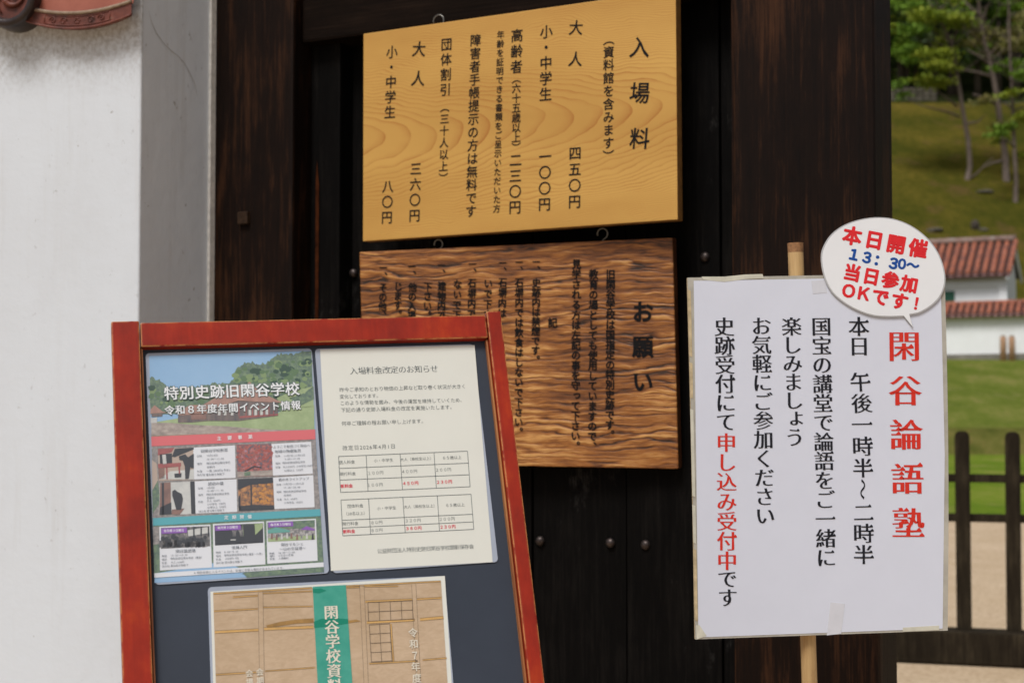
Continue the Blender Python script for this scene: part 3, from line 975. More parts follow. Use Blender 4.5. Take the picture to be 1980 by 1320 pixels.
colB(628, 315, 625, 475, '石塀内で', 51, (630, 217))
colB(553, 322, 548, 481, 'ないで下', 51)
colB(471, 332, 467, 484, '建物内で', 51, (468, 223))
colB(398, 335, 394, 485, '下さい。', 51)
colB(318, 337, 313, 484, '他の入場', 51, (315, 230))
colB(243, 335, 240, 480, 'じます。', 51)
colB(165, 340, 160, 485, 'その他、', 51, (165, 236))
hook(LS, 843, 463, 478, 0.012, sign_b, 16)
hook(LS, 1161, 441, 466, 0.012, sign_b, 20)

# ------------------------------------------------------------------ red framed board
BU = Vector((0.964, 0.263*math.cos(PITCH) - 0.026*math.sin(PITCH), 0.263*math.sin(PITCH) + 0.026*math.cos(PITCH)))
BV = Vector((-0.093, 0.328*math.cos(PITCH) - 0.940*math.sin(PITCH), 0.328*math.sin(PITCH) + 0.940*math.cos(PITCH)))
B = Frame(at_depth(222, 622, 2.02), BU, BV)
# move the origin down the left edge to the ground
kk = B.o.z / B.v.z
B.o = B.o - B.v * kk
c = [B.uv(*p) for p in ((222, 622), (975, 605), (1045, 1320), (229, 1320))]
print('B', [tuple(round(x, 3) for x in p) for p in c])
board = thing('notice_stand', 'red lacquered wooden notice stand with slate panel holding three posters, leaning before the gate', 'notice stand', B.matrix())
bx0 = (c[0].x + c[3].x)/2; bx1 = (c[1].x + c[2].x)/2; btop = (c[0].y + c[1].y)/2
wl_ = B.uv(272, 700).x - bx0 ; wr_ = bx1 - B.uv(951, 700).x
th = btop - (B.uv(275, 668).y + B.uv(930, 655).y)/2
FD = 0.036
m = MB(); m.cbox((bx0, -0.002, 0.02), (bx0+wl_, FD, btop), 0.0022); m.build('stile', M['lacquer'], board)
m = MB(); m.cbox((bx1-wr_, -0.002, 0.02), (bx1, FD, btop+0.003), 0.0022); m.build('stile', M['lacquer'], board)
m = MB(); m.cbox((bx0+wl_+0.0012, 0.0, btop-th), (bx1-wr_-0.0012, FD-0.002, btop-0.002), 0.0022); m.build('top_rail', M['lacquer'], board)
m = MB(); m.cbox((bx0+wl_+0.0012, 0.0, 0.42), (bx1-wr_-0.0012, FD-0.002, 0.42+th), 0.0022); m.build('bottom_rail', M['lacquer'], board)
for x_a, x_b in ((bx0+wl_+0.0008, bx0+wl_+0.0034), (bx1-wr_-0.0034, bx1-wr_-0.0008)):
    m = MB(); m.cbox((x_a, 0.0045, 0.44), (x_b, FD-0.006, btop-th-0.001), 0.0008); m.build('inner_bead', M['worn_bead'], board)
PD = 0.013                           # panel lies this far behind the frame face
m = MB(); m.box((bx0+wl_-0.004, PD, 0.44), (bx1-wr_+0.004, PD+0.008, btop-th+0.004)); m.build('panel', M['slate'], board)
for sx_ in (bx0+0.03, bx1-0.03):
    m = MB()
    zt = btop*0.90
    tl = B.o + B.u*sx_ + B.v*zt - B.n*(FD+0.012)
    ft = Vector((tl.x + 0.05, tl.y + 0.52, 0.0))
    m.tube([B.local(tl), B.local(ft)], 0.014, 6)
    m.build('rear_leg', M['lacquer'], board)

def poster(name, label, quad, paper_quad, paper_mat):
    """laminated sheet: origin at its lower left, in the plane of the panel; quad = pixel corners TL TR BR BL"""
    Pn = Frame(B.o - B.n*(PD-0.0016), B.u, B.v)
    q = [Pn.uv(*p) for p in quad]
    du = ((q[1]-q[0]) + (q[2]-q[3]))/2
    ang = math.atan2(du.y, du.x)
    u = Pn.u*math.cos(ang) + Pn.v*math.sin(ang); v = -Pn.u*math.sin(ang) + Pn.v*math.cos(ang)
    o = Pn.o + Pn.u*q[3].x + Pn.v*q[3].y
    F = Frame(o, u, v)
    k = [F.uv(*p) for p in quad]
    x0 = (k[0].x+k[3].x)/2; x1 = (k[1].x+k[2].x)/2; y0 = (k[2].y+k[3].y)/2; y1 = (k[0].y+k[1].y)/2
    root = thing(name, label, 'poster', F.matrix())
    mm = MB(); mm.prism(rrect(x0, y0, x1, y1, 0.005), 0.0, 0.0011); mm.build('laminate_sheet', M['laminate'], root)
    g = [F.uv(*p) for p in paper_quad]
    if paper_mat is not None:
        mm = MB(); mm.sheet([(p.x, p.y) for p in g], -0.0003); mm.build('paper', paper_mat, root)
    print(name, round(x1-x0, 3), round(y1-y0, 3))
    return root, F

# ---- fee notice
Z7 = lambda x, y: (600 + x/2.808, 650 + y/2.808)
S7 = 1/2.808
pf, F7 = poster('laminated_poster', 'cream laminated fee notice with two small price tables, in the red framed stand', [(614, 675), (920, 664), (958, 1087), (638, 1107)],
                [Z7(53, 72), Z7(892, 48), Z7(990, 1225), Z7(112, 1272)], M['cream_paper'])
t = Text()
LT = (-0.006, -0.006, False)
def l7(x0, y0, x1, y1, s_, size, mi=0, st=LT): t.line(F7, Z7(x0, y0), Z7(x1, y1), s_, size*S7, mi=mi, style=st)
SF = (0.004, -0.018, True)
l7(236, 188, 672, 176, '入場料金改定のお知らせ', 45, 0, SF)
l7(170, 291, 832, 272, '昨今ご承知のとおり物価の上昇など取り巻く状況が大きく', 27)
l7(171, 328, 370, 322, '変化しております。', 25)
l7(173, 363, 825, 346, 'このような情勢を鑑み、今後の運営を維持していくため、', 26)
l7(178, 401, 770, 384, '下記の通り史跡入場料金の改定を実施いたします。', 27)
l7(182, 474, 615, 460, '何卒ご理解の程お願い申し上げます。', 27)
l7(188, 606, 448, 597, '改定日2026年4月1日', 29)
l7(376, 1165, 874, 1140, '公益財団法人特別史跡旧閑谷学校顕彰保存会', 28)
def table(xs, ys_l, ys_r, xr):
    """grid lines: xs top and xr bottom x of each column line, ys left and right y of each row line"""
    yl0, yl1, yr0, yr1 = ys_l[0], ys_l[-1], ys_r[0], ys_r[-1]
    W = xs[-1]-xs[0]
    def seg(a, b, wd=0.00035):
        A = F7.uv(*Z7(*a)); Bq = F7.uv(*Z7(*b)); tt_ = (Bq-A).normalized(); nn = Vector((-tt_.y, tt_.x))*wd
        t.sheet([(A-nn)[:], (Bq-nn)[:], (Bq+nn)[:], (A+nn)[:]], -0.0006, 0)
    for x, x2 in zip(xs, xr):
        k = (x-xs[0])/W
        seg((x, yl0+(yr0-yl0)*k), (x2, yl1+(yr1-yl1)*k))
    n_ = len(ys_l)
    for i, (a_, b_) in enumerate(zip(ys_l, ys_r)):
        k = (a_-yl0)/(yl1-yl0)
        seg((xs[0]+(xr[0]-xs[0])*k, a_), (xs[-1]+(xr[-1]-xs[-1])*k, b_))
table((153, 303, 487, 671, 853), (652, 717, 780, 847), (623, 688, 751, 816), (164, 313, 500, 684, 867))
table((166, 316, 502, 689, 872), (888, 998, 1040, 1082), (857, 965, 1007, 1047), (176, 327, 515, 701, 887))
SL = -0.045
def c7(x, y, s_, size=24, mi=0, st=LT): t.center(F7, Z7(x, y), s_, size*S7, SL, mi=mi, style=st)
BD = (0.022, 0.022, False)
for s_, x, y in (('個人料金', 198, 683), ('小・中学生', 397, 673), ('大人（高校生以上）', 578, 665), ('６５歳以上', 768, 658), ('現行料金', 203, 746), ('１００円', 353, 741), ('４００円', 537, 733), ('２００円', 721, 724), ('１００円', 350, 806),
                 ('団体料金', 243, 920), ('（30名以上）', 245, 961), ('小・中学生', 413, 932), ('大人（高校生以上）', 597, 922), ('６５歳以上', 785, 915), ('現行料金', 217, 1016), ('８０円', 359, 1010), ('３２０円', 556, 999), ('２００円', 741, 991), ('８０円', 360, 1052)):
    c7(x, y, s_, 20 if '高校' in s_ else 22 if len(s_) < 5 else 21)
for s_, x, y in (('新料金', 197, 812), ('４５０円', 543, 797), ('２３０円', 726, 790), ('新料金', 210, 1058), ('３６０円', 560, 1041), ('２３０円', 745, 1033)):
    c7(x, y, s_, 22, 1, BD)
t.build('lettering', [M['ink_grey'], M['ink_pink']], pf)

# ---- events poster
Z5 = lambda x, y: (210 + x/4.4, 590 + y/4.4)
Z6 = lambda x, y: (270 + x/4.257, 830 + y/4.257)
S5, S6 = 1/4.4, 1/4.257
pe, FE = poster('laminated_poster', 'colourful laminated events poster with blue sky photo and red and teal bands, in the stand', [(284, 683), (607, 673), (632, 1108), (297, 1130)], [], None)
def glare_wash(c, k=0.13): return tuple(x*(1-k) + y*k for x, y in zip(c, (0.50, 0.54, 0.58)))  # mixes the pale glare of the laminate into the print colours
def pm(name, stops, ns, scale=(1, 1, 1), detail=6): return mottled(name, [(p_, glare_wash(c_)) for p_, c_ in stops], scale=scale, ns=ns, rough=0.4, detail=detail)
PMATS = [pm('print_sky', [(0.3, (0.19, 0.37, 0.60)), (0.7, (0.27, 0.45, 0.66))], 5),              # 0
         pm('print_forest', [(0.32, (0.035, 0.075, 0.06)), (0.5, (0.085, 0.15, 0.085)), (0.7, (0.17, 0.25, 0.12))], 190),   # 1
         pm('print_lawn', [(0.3, (0.22, 0.30, 0.12)), (0.7, (0.33, 0.42, 0.20))], 60),            # 2
         pm('print_roof', [(0.3, (0.27, 0.13, 0.10)), (0.7, (0.40, 0.22, 0.16))], 120, (1, 1, 0.3)),   # 3
         pm('print_building_dark', [(0.35, (0.05, 0.04, 0.045)), (0.65, (0.16, 0.11, 0.09))], 120, (1, 1, 0.2)),     # 4
         pm('print_stone', [(0.3, (0.16, 0.13, 0.115)), (0.5, (0.31, 0.255, 0.22)), (0.7, (0.46, 0.40, 0.34))], 120, (0.6, 1, 1)),  # 5
         plain('print_red_band', (0.60, 0.145, 0.16), 0.4),                                        # 6
         plain('print_teal_band', (0.10, 0.355, 0.41), 0.4),                                       # 7
         plain('print_purple', (0.24, 0.11, 0.40), 0.4),                                           # 8
         M['card_white'],                                                                          # 9
         pm('print_maple', [(0.34, (0.06, 0.08, 0.14)), (0.45, (0.16, 0.05, 0.05)), (0.58, (0.42, 0.10, 0.07)), (0.72, (0.22, 0.25, 0.42))], 260),  # 10
         pm('print_night', [(0.36, (0.025, 0.02, 0.022)), (0.5, (0.30, 0.12, 0.03)), (0.66, (0.55, 0.25, 0.06))], 150),   # 11
         pm('print_interior', [(0.38, (0.02, 0.022, 0.026)), (0.55, (0.11, 0.10, 0.10)), (0.7, (0.34, 0.32, 0.30))], 170),  # 12
         pm('print_wood_wall', [(0.3, (0.13, 0.06, 0.045)), (0.7, (0.25, 0.12, 0.085))], 80),      # 13
         plain('print_dark', (0.055, 0.06, 0.07), 0.4),                                          # 14
         pm('print_bright', [(0.3, (0.42, 0.43, 0.42)), (0.7, (0.58, 0.58, 0.55))], 60),           # 15
         pm('print_crowd', [(0.34, (0.07, 0.08, 0.10)), (0.5, (0.22, 0.20, 0.19)), (0.66, (0.45, 0.44, 0.43))], 300),     # 16
         plain('print_tent', (0.13, 0.33, 0.30), 0.4),                                             # 17
         plain('print_pale_wall', (0.42, 0.34, 0.29), 0.4),                                        # 18
         pm('print_red_dark', [(0.3, (0.22, 0.03, 0.03)), (0.7, (0.36, 0.07, 0.06))], 100),         # 19
         pm('print_rock', [(0.3, (0.11, 0.10, 0.10)), (0.5, (0.22, 0.20, 0.19)), (0.7, (0.34, 0.30, 0.28))], 240),        # 20
         plain('print_leaf_dark', (0.05, 0.09, 0.07), 0.4), plain('print_leaf_mid', (0.11, 0.18, 0.10), 0.4), plain('print_leaf_light', (0.20, 0.28, 0.14), 0.4),   # 21 22 23
         plain('print_red_leaf', (0.36, 0.10, 0.09), 0.4), plain('print_orange_leaf', (0.50, 0.24, 0.08), 0.4), plain('print_blue_gap', (0.22, 0.27, 0.45), 0.4)]   # 24 25 26
pic = MB()
def e5(pts, mi, lv): pic.sheet([tuple(FE.uv(*Z5(*p))) for p in pts], -0.0003 - 0.00015*lv, mi)
def e6(pts, mi, lv): pic.sheet([tuple(FE.uv(*Z6(*p))) for p in pts], -0.0003 - 0.00015*lv, mi)
def fuzzy(pts, amp, step=14, closed_from=None):
    """ragged version of an open outline (tree line)"""
    rnd = random.Random(len(pts)*7 + int(pts[0][0]))
    out = []
    for (x0, y0), (x1, y1) in zip(pts, pts[1:]):
        n_ = max(1, int(math.hypot(x1-x0, y1-y0)/step))
        for i in range(n_):
            t_ = i/n_
            out.append((x0+(x1-x0)*t_ + rnd.uniform(-amp, amp)*0.5, y0+(y1-y0)*t_ + rnd.uniform(-amp, amp)))
    out.append(pts[-1]); return out
# full printed sheet
pic.sheet([tuple(FE.uv(*p)) for p in (Z5(345, 432), Z5(1722, 388), Z6(1515, 1175), Z6(123, 1262))], -0.0003, 0)
e5([(350, 800), (352, 610)] + fuzzy([(352, 612), (430, 640), (500, 690), (580, 705), (690, 690), (800, 690), (880, 665), (1000, 660), (1060, 640), (1075, 560), (1150, 490), (1220, 480), (1260, 505), (1340, 490), (1420, 430), (1470, 410), (1600, 420), (1660, 395)], 13) + [(1724, 391), (1745, 900), (360, 930)], 1, 1)
e5([(362, 1000), (600, 960), (1000, 930), (1380, 940), (1500, 890), (1748, 850), (1752, 1060), (365, 1115)], 2, 2)
e5([(1430, 790), (1560, 730), (1738, 690), (1746, 870), (1480, 880)], 2, 2)
e5(fuzzy([(1530, 800), (1600, 770), (1680, 740), (1742, 690)], 8) + [(1746, 800), (1640, 850)], 1, 3)
e5([(362, 1000), (520, 1000), (760, 1020), (1000, 1030), (1300, 1055), (1500, 1060), (1757, 1055), (1757, 1062), (362, 1112)], 5, 3)
rq = random.Random(21)
def blobs(conv, x0, y0, x1, y1, n_, r0, r1, mis, lv, inside=lambda x, y: True):
    for _ in range(n_):
        x, y = rq.uniform(x0, x1), rq.uniform(y0, y1)
        if not inside(x, y): continue
        q = rq.uniform(r0, r1)
        pts = [(x + q*rq.uniform(.7, 1.2)*math.cos(a*0.898), y + 0.75*q*rq.uniform(.7, 1.2)*math.sin(a*0.898)) for a in range(7)]
        pic.sheet([tuple(FE.uv(*conv(*p))) for p in pts], -0.0003 - 0.00015*(lv + rq.random()*0.9), rq.choice(mis))
def in_wood(x, y):
    top = 620 if x < 430 else 710 if x < 880 else 670 if x < 1060 else 510 if x < 1360 else 440
    return y > top + 30
blobs(Z5, 365, 460, 1715, 880, 420, 14, 38, [21, 22, 23], 1.0, in_wood)
# small pavilion at the left
e5([(356, 890), (390, 850), (460, 905), (500, 915), (380, 920), (356, 925)], 3, 4)
e5([(365, 922), (460, 918), (455, 945), (365, 950)], 4, 4)
e5([(356, 960), (412, 955), (412, 1000), (358, 1003)], 15, 4)
# lecture hall
e5([(840, 865), (1100, 815), (1440, 830), (1440, 940), (1105, 985), (835, 985)], 4, 4)
e5([(1120, 945), (1440, 925), (1440, 937), (1105, 962)], 19, 5)
for x in (930, 980, 1040, 1190, 1240, 1290, 1335): e5([(x, 890), (x+22, 888), (x+22, 935), (x, 938)], 15, 5)
for x in (1105, 1165, 1220, 1270, 1318, 1360, 1400): e5([(x, 840), (x+7, 840), (x+7, 945), (x, 948)], 19, 5)
e5([(590, 945), (700, 930), (835, 925), (835, 985), (700, 998), (590, 1000)], 4, 4)
e5([(700, 925), (830, 915), (832, 970), (700, 975)], 13, 5)
e5([(800, 850), (930, 775), (1050, 690), (1175, 672), (1200, 650), (1215, 672), (1330, 760), (1480, 830), (1260, 822), (1100, 812), (980, 855), (830, 885), (640, 880), (690, 850)], 3, 6)
e5([(590, 940), (640, 880), (830, 860), (840, 925), (700, 932)], 3, 5)
# bands and lower background
e5([(362, 1117), (1757, 1058), (1760, 1140), (365, 1200)], 6, 4)
e6([(98, 138), (1450, 78), (1470, 430), (1487, 655), (108, 732)], 20, 2)
e6([(100, 250), (140, 280), (150, 420), (104, 500)], 18, 3)
e6([(104, 500), (150, 420), (170, 600), (108, 690)], 1, 3)
e6([(108, 730), (1485, 655), (1490, 712), (110, 793)], 7, 4)
e6([(110, 793), (1490, 712), (1513, 1093), (120, 1183)], 1, 2)
e6([(110, 800), (170, 800), (165, 940), (112, 950)], 20, 3)
e6([(240, 1165), (600, 1100), (760, 1110), (840, 1150), (120, 1185)], 0, 3)
e6([(120, 1183), (1513, 1093), (1515, 1130), (122, 1220)], 9, 4)
e6(fuzzy([(880, 1215), (840, 1180), (900, 1172)], 8) + [(1515, 1131), (1516, 1172), (880, 1218)], 1, 3)
# photographs of the four main events
def cell(ph, card, mi):
    e6(card, 9, 4); e6(ph, mi, 4)
cell([(150, 160), (440, 150), (448, 413), (158, 424)], [(440, 150), (785, 132), (790, 400), (448, 412)], 18)
e6([(150, 160), (285, 152), (262, 190), (150, 215)], 19, 5)
e6([(150, 290), (205, 292), (205, 400), (160, 410)], 13, 5)
e6([(165, 205), (265, 198), (268, 290), (168, 300)], 14, 5); e6([(185, 210), (215, 207), (222, 285), (192, 290)], 15, 6)
e6([(160, 410), (250, 345), (445, 330), (447, 412)], 15, 5)
e6([(150, 285), (340, 275), (340, 305), (155, 320)], 19, 6); e6([(215, 310), (228, 310), (232, 410), (220, 412)], 19, 6); e6([(318, 305), (332, 305), (334, 370), (322, 370)], 19, 6)
e6([(285, 365), (345, 360), (342, 395), (288, 398)], 14, 6)
e6([(290, 160), (445, 150), (445, 165), (290, 230), (265, 225)], 14, 5)
e6([(322, 222), (375, 205), (392, 225), (415, 235), (418, 300), (405, 405), (375, 410), (372, 310), (355, 258), (328, 252)], 14, 7)
e6([(405, 225), (445, 200), (446, 320), (420, 318)], 14, 6)
cell([(797, 125), (1085, 120), (1097, 383), (805, 392)], [(1085, 120), (1410, 102), (1425, 365), (1097, 380)], 10)
blobs(Z6, 805, 135, 1085, 330, 130, 6, 16, [24, 24, 19, 10, 10], 5.0)
e6([(803, 350), (1095, 335), (1097, 381), (805, 390)], 5, 5); e6([(860, 355), (910, 345), (912, 378), (862, 385)], 1, 6)
e6([(800, 250), (960, 240), (900, 310), (802, 330)], 10, 5)
e6([(860, 342), (940, 300), (1000, 310), (1000, 318), (945, 312), (870, 350)], 14, 6)
cell([(165, 440), (453, 428), (460, 695), (160, 708)], [(453, 428), (797, 410), (803, 678), (460, 692)], 15)
e6([(168, 441), (255, 436), (258, 700), (162, 705)], 13, 5); e6([(182, 440), (200, 440), (200, 700), (182, 702)], 14, 6)
e6([(415, 430), (452, 428), (460, 693), (425, 695)], 14, 5)
e6([(170, 640), (260, 600), (262, 700), (162, 705)], 14, 6)
e6([(265, 660), (370, 650), (330, 700), (262, 700)], 13, 6)
e6([(268, 510), (290, 496), (308, 512), (345, 530), (356, 570), (350, 610), (340, 662), (302, 664), (285, 600), (268, 545)], 14, 7)
cell([(808, 410), (1097, 397), (1108, 658), (818, 672)], [(1097, 397), (1428, 377), (1440, 640), (1110, 655)], 11)
blobs(Z6, 935, 450, 1090, 610, 90, 6, 16, [25, 25, 11], 5.0)
e6([(808, 410), (1097, 397), (1100, 440), (900, 460), (809, 500)], 14, 5); e6([(910, 440), (922, 440), (926, 660), (914, 662)], 14, 6)
e6([(812, 570), (830, 520), (830, 665), (818, 672)], 14, 5); e6([(818, 632), (925, 620), (1105, 625), (1108, 658), (818, 672)], 14, 5)
# three regular events
for outer, ph, lab, mi in (([(162, 800), (582, 783), (595, 1135), (167, 1160)], [(175, 810), (575, 795), (580, 960), (175, 982)], [(178, 815), (388, 806), (390, 850), (178, 860)], 12),
                           ([(603, 778), (1022, 758), (1035, 1110), (608, 1135)], [(615, 790), (1015, 770), (1018, 932), (620, 955)], [(620, 795), (830, 785), (832, 826), (622, 835)], 14),
                           ([(1043, 755), (1450, 735), (1465, 1080), (1050, 1105)], [(1050, 765), (1440, 745), (1445, 905), (1055, 925)], [(1057, 765), (1262, 757), (1264, 797), (1059, 808)], 16)):
    e6(outer, 9, 4); e6(ph, mi, 5); e6(lab, 8, 8)
e6([(395, 830), (575, 800), (578, 850), (400, 880)], 15, 6)
for x in (440, 500, 560): e6([(x, 800), (x+12, 800), (x+12, 880), (x, 880)], 14, 7)
rnd = random.Random(3)
for k in range(13):                    # heads of the seated class
    x = 190 + k*29; y = 905 + rnd.uniform(-18, 30) - k*1.2; q = rnd.uniform(13, 22)
    e6([(x + q*math.cos(a*0.785), y + q*1.15*math.sin(a*0.785)) for a in range(8)], 14, 7)
    e6([(x-q*1.5, y+q*0.9), (x+q*1.5, y+q*0.9), (x+q*1.6, 962), (x-q*1.6, 972)], 14 if k % 3 else 12, 6)
e6([(760, 800), (850, 790), (852, 880), (765, 885)], 12, 6)
e6([(845, 785), (1013, 772), (1012, 810), (950, 870), (855, 880)], 2, 6); e6([(850, 785), (945, 780), (955, 930), (860, 940)], 14, 7)
e6([(748, 905), (820, 902), (820, 912), (748, 914)], 15, 7)
e6([(630, 905), (660, 850), (690, 850), (700, 905), (720, 945), (628, 952)], 14, 7)
e6([(792, 850), (805, 825), (822, 850), (835, 930), (790, 935)], 14, 8)
e6([(1050, 765), (1440, 745), (1441, 800), (1330, 815), (1052, 820)], 1, 6)
e6([(1052, 830), (1120, 805), (1235, 830), (1238, 845), (1054, 856)], 17, 7); e6([(1325, 825), (1372, 795), (1440, 820), (1440, 832)], 8, 7)
e6([(1055, 895), (1443, 870), (1445, 905), (1055, 925)], 2, 6)
for k in range(9):
    x = 1075 + k*42 + rnd.uniform(-8, 8); y = 855 + rnd.uniform(-6, 12)
    e6([(x, y), (x+12, y), (x+16, y+45), (x-3, y+46)], rnd.choice([14, 15, 16, 13]), 7)
pic.build('printed_picture', PMATS, pe)
t = Text()
WT = -0.0016
def shadowed(a, b, s_, size, conv, sc):
    t.line(FE, conv(*a), conv(*b), s_, size*sc, y=WT, mi=2, style=(0.055, 0.055, False))
    t.line(FE, conv(*a), conv(*b), s_, size*sc, y=WT-0.0003, mi=1, style=(0.016, 0.012, False))
shadowed((533, 750), (1562, 713), '特別史跡旧閑谷学校', 126, Z5, S5)
shadowed((518, 895), (1592, 852), '令和８年度年間イベント情報', 86, Z5, S5)
t.line(FE, Z5(940, 1134), Z5(1205, 1120), '主要事業', 38*S5, y=WT, mi=1, style=(0.02, 0.02, False))
t.line(FE, Z6(713, 725), Z6(905, 718), '定期開催', 36*S6, y=WT, mi=1, style=(0.01, 0.01, False))
SL6 = -0.045
def c6(x0, y, s_, size, st=LT, mi=0):
    """line starting at its left end"""
    w_ = sum(0.56 if ord(ch) < 128 else 1.0 for ch in s_)*size
    t.center(FE, Z6(x0 + w_/2, y - w_/2*0.045), s_, size*S6, SL6, y=WT, style=st, mi=mi)
def m6(x, y, s_, size, st=(0.004, -0.012, True)): t.center(FE, Z6(x, y), s_, size*S6, SL6, y=WT, style=st)
m6(613, 175, '旧閑谷学校釈菜', 32)
for x, y, s_ in ((468, 222, '日時'), (547, 217, '10月24日'), (548, 247, '10:00～13:00'), (470, 285, '場所'), (548, 281, '特別史跡旧閑谷学校'), (552, 312, '史跡内'), (472, 347, '料金'), (552, 343, '一般:2800円(予定)'), (472, 377, '持ち物'), (545, 374, '重ね履き用靴下')): c6(x, y, s_, 22)
m6(1250, 140, 'ようこそ秋色づく閑谷へ', 28); m6(1218, 180, '地域の物産販売', 31)
for x, y, s_ in ((1113, 222, '日時'), (1182, 220, '11月7日~11月23日'), (1192, 246, '9:00～17:00'), (1116, 282, '場所'), (1172, 277, '特別史跡旧閑谷学校'), (1117, 313, '料金'), (1176, 310, '大人450円 小中学生100円'), (1186, 340, '65歳以上 230円')): c6(x, y, s_, 21)
m6(625, 447, '読初の儀', 32)
for x, y, s_ in ((478, 487, '日時'), (548, 482, '1月4日'), (550, 507, '10:00～11:30'), (480, 540, '場所'), (548, 537, '特別史跡旧閑谷学校'), (552, 566, '史跡内'), (480, 597, '料金'), (552, 590, '大人 450円'), (553, 617, '小中学生 100円'), (553, 643, '65歳以上 230円'), (484, 676, '持ち物'), (552, 671, '重ね履き用靴下')): c6(x, y, s_, 21)
m6(1268, 410, '楷の木ライトアップ', 28)
for x, y, s_ in ((1122, 456, '日時'), (1172, 453, '11月7日~11月15日'), (1182, 481, '17:30～20:00'), (1125, 516, '場所'), (1182, 514, '特別史跡旧閑谷学校'), (1184, 544, '史跡内'), (1128, 578, '料金'), (1186, 576, '大人 450円'), (1187, 605, '小中学生 100円')): c6(x, y, s_, 21)
for (x, y) in ((197, 836), (640, 811), (1075, 786)):
    c6(x, y, '毎月第３日曜日', 24, (0.01, 0.01, False), 1)
m6(378, 1000, '閑谷論語塾', 33); m6(820, 970, '坐禅入門', 32); m6(1255, 945, '閑谷マルシェ', 31); m6(1258, 981, '～山の交易港～', 31)
for x, y, s_ in ((181, 1043, '時間'), (254, 1037, '13:30～14:30'), (181, 1072, '場所'), (252, 1064, '特別史跡旧閑谷学校（講堂）'), (182, 1100, '料金'), (256, 1095, '大人:650円'), (184, 1128, '持ち物'), (254, 1122, '重ね履き用靴下'),
                 (625, 1014, '時間'), (695, 1009, '8:00～9:30'), (627, 1043, '場所'), (697, 1036, '特別史跡旧閑谷学校(講堂・小斎)'), (628, 1070, '料金'), (699, 1064, '1050円/1回'), (628, 1100, '持ち物'), (699, 1094, '重ね履き用靴下'),
                 (1065, 1022, '時間'), (1138, 1016, '10:00～15:00'), (1068, 1043, '場所'), (1138, 1038, 'ふれあい広場'), (1070, 1066, '料金'), (1141, 1062, '入場無料')): c6(x, y, s_, 21)
t.line(FE, Z6(457, 1180), Z6(1186, 1139), '※特別史跡に入るイベントは、料金に史跡入場料が含まれています。', 24*S6, y=WT, style=LT)
t.build('lettering', [M['ink_soft'], M['ink_white'], plain('title_outline', (0.11, 0.15, 0.15), 0.5)], pe)

# ---- museum poster
Z8 = lambda x, y: (380 + x/2.912, 1090 + y/2.912)
S8 = 1/2.912
pq, F8 = poster('laminated_poster', 'tan laminated poster with old building drawing and green title band, lowest in the stand', [Z8(65, 145), Z8(1413, 50), Z8(1528, 1900), Z8(120, 2010)],
                [Z8(78, 155), Z8(1398, 66), Z8(1515, 1890), Z8(133, 1998)], M['cream_paper'])
def aged():
    t_ = NT('aged_drawing_paper')
    a_ = t_.noise(t_.coord(), 9, 6, 0.65); b_ = t_.noise(t_.coord((1, 1, 2.5), loc=(2, 2, 2)), 45, 6, 0.75, 1.5)
    c_ = t_.ramp(a_, [(0.3, (0.42, 0.30, 0.185)), (0.6, (0.52, 0.385, 0.26)), (0.75, (0.56, 0.42, 0.28))])
    c_ = t_.mix(t_.ramp(b_, [(0.4, 0.25), (0.6, 0)]), c_, (0.30, 0.20, 0.10))
    return t_.out(c_, 0.4, 0.45)
DM = [aged(), plain('drawing_timber', (0.52, 0.31, 0.105), 0.45, var=0.2, vscale=25), plain('drawing_line', (0.12, 0.085, 0.05), 0.5), mottled('green_title_band', [(0.3, (0.03, 0.27, 0.20)), (0.7, (0.075, 0.35, 0.27))], ns=30, rough=0.4),
      plain('band_stain', (0.0, 0.20, 0.125), 0.4), plain('paper_stain', (0.30, 0.17, 0.05), 0.4, var=0.3, vscale=60)]
dr = MB()
def e8(pts, mi, lv): dr.sheet([tuple(F8.uv(*Z8(*p))) for p in pts], -0.0006 - 0.00015*lv, mi)
def ln8(a_, b_, wpx, mi, lv):
    dx, dy = b_[0]-a_[0], b_[1]-a_[1]; L_ = math.hypot(dx, dy); nx_, ny_ = -dy/L_*wpx/2, dx/L_*wpx/2
    e8([(a_[0]-nx_, a_[1]-ny_), (b_[0]-nx_, b_[1]-ny_), (b_[0]+nx_, b_[1]+ny_), (a_[0]+nx_, a_[1]+ny_)], mi, lv)
e8([(93, 163), (1376, 96), (1490, 1860), (148, 1960)], 0, 0)
def beam(a_, b_, w_, ml=1):
    ln8(a_, b_, w_, ml, 1)
    dx, dy = b_[0]-a_[0], b_[1]-a_[1]; L_ = math.hypot(dx, dy); nx_, ny_ = -dy/L_*w_/2, dx/L_*w_/2
    for s_ in (1, -1): ln8((a_[0]+s_*nx_, a_[1]+s_*ny_), (b_[0]+s_*nx_, b_[1]+s_*ny_), 1.6, 2, 2)
beam((95, 166), (650, 134), 9); beam((840, 124), (1374, 97), 8)
beam((205, 186), (345, 178), 9); beam((372, 165), (650, 153), 7); beam((945, 126), (1135, 124), 7); beam((845, 133), (917, 130), 7)
beam((98, 265), (345, 252), 8); beam((375, 243), (653, 238), 7)
beam((103, 383), (350, 370), 15); beam((380, 365), (657, 354), 16)
beam((108, 622), (356, 607), 9); beam((386, 602), (665, 582), 7)
beam((360, 158), (372, 900), 27, 0); beam((930, 118), (965, 900), 25, 0); beam((1222, 110), (1262, 900), 24, 0)
beam((950, 212), (1215, 200), 12); beam((958, 329), (1228, 314), 14); beam((1240, 198), (1378, 190), 10); beam((1258, 312), (1390, 300), 16)
beam((972, 560), (1245, 545), 9); beam((1272, 540), (1408, 528), 8)
for i in range(5): ln8((964 + i*62.5, 214 - i*2.5), (968 + i*62.5, 322 - i*3), 2.6, 2, 3)
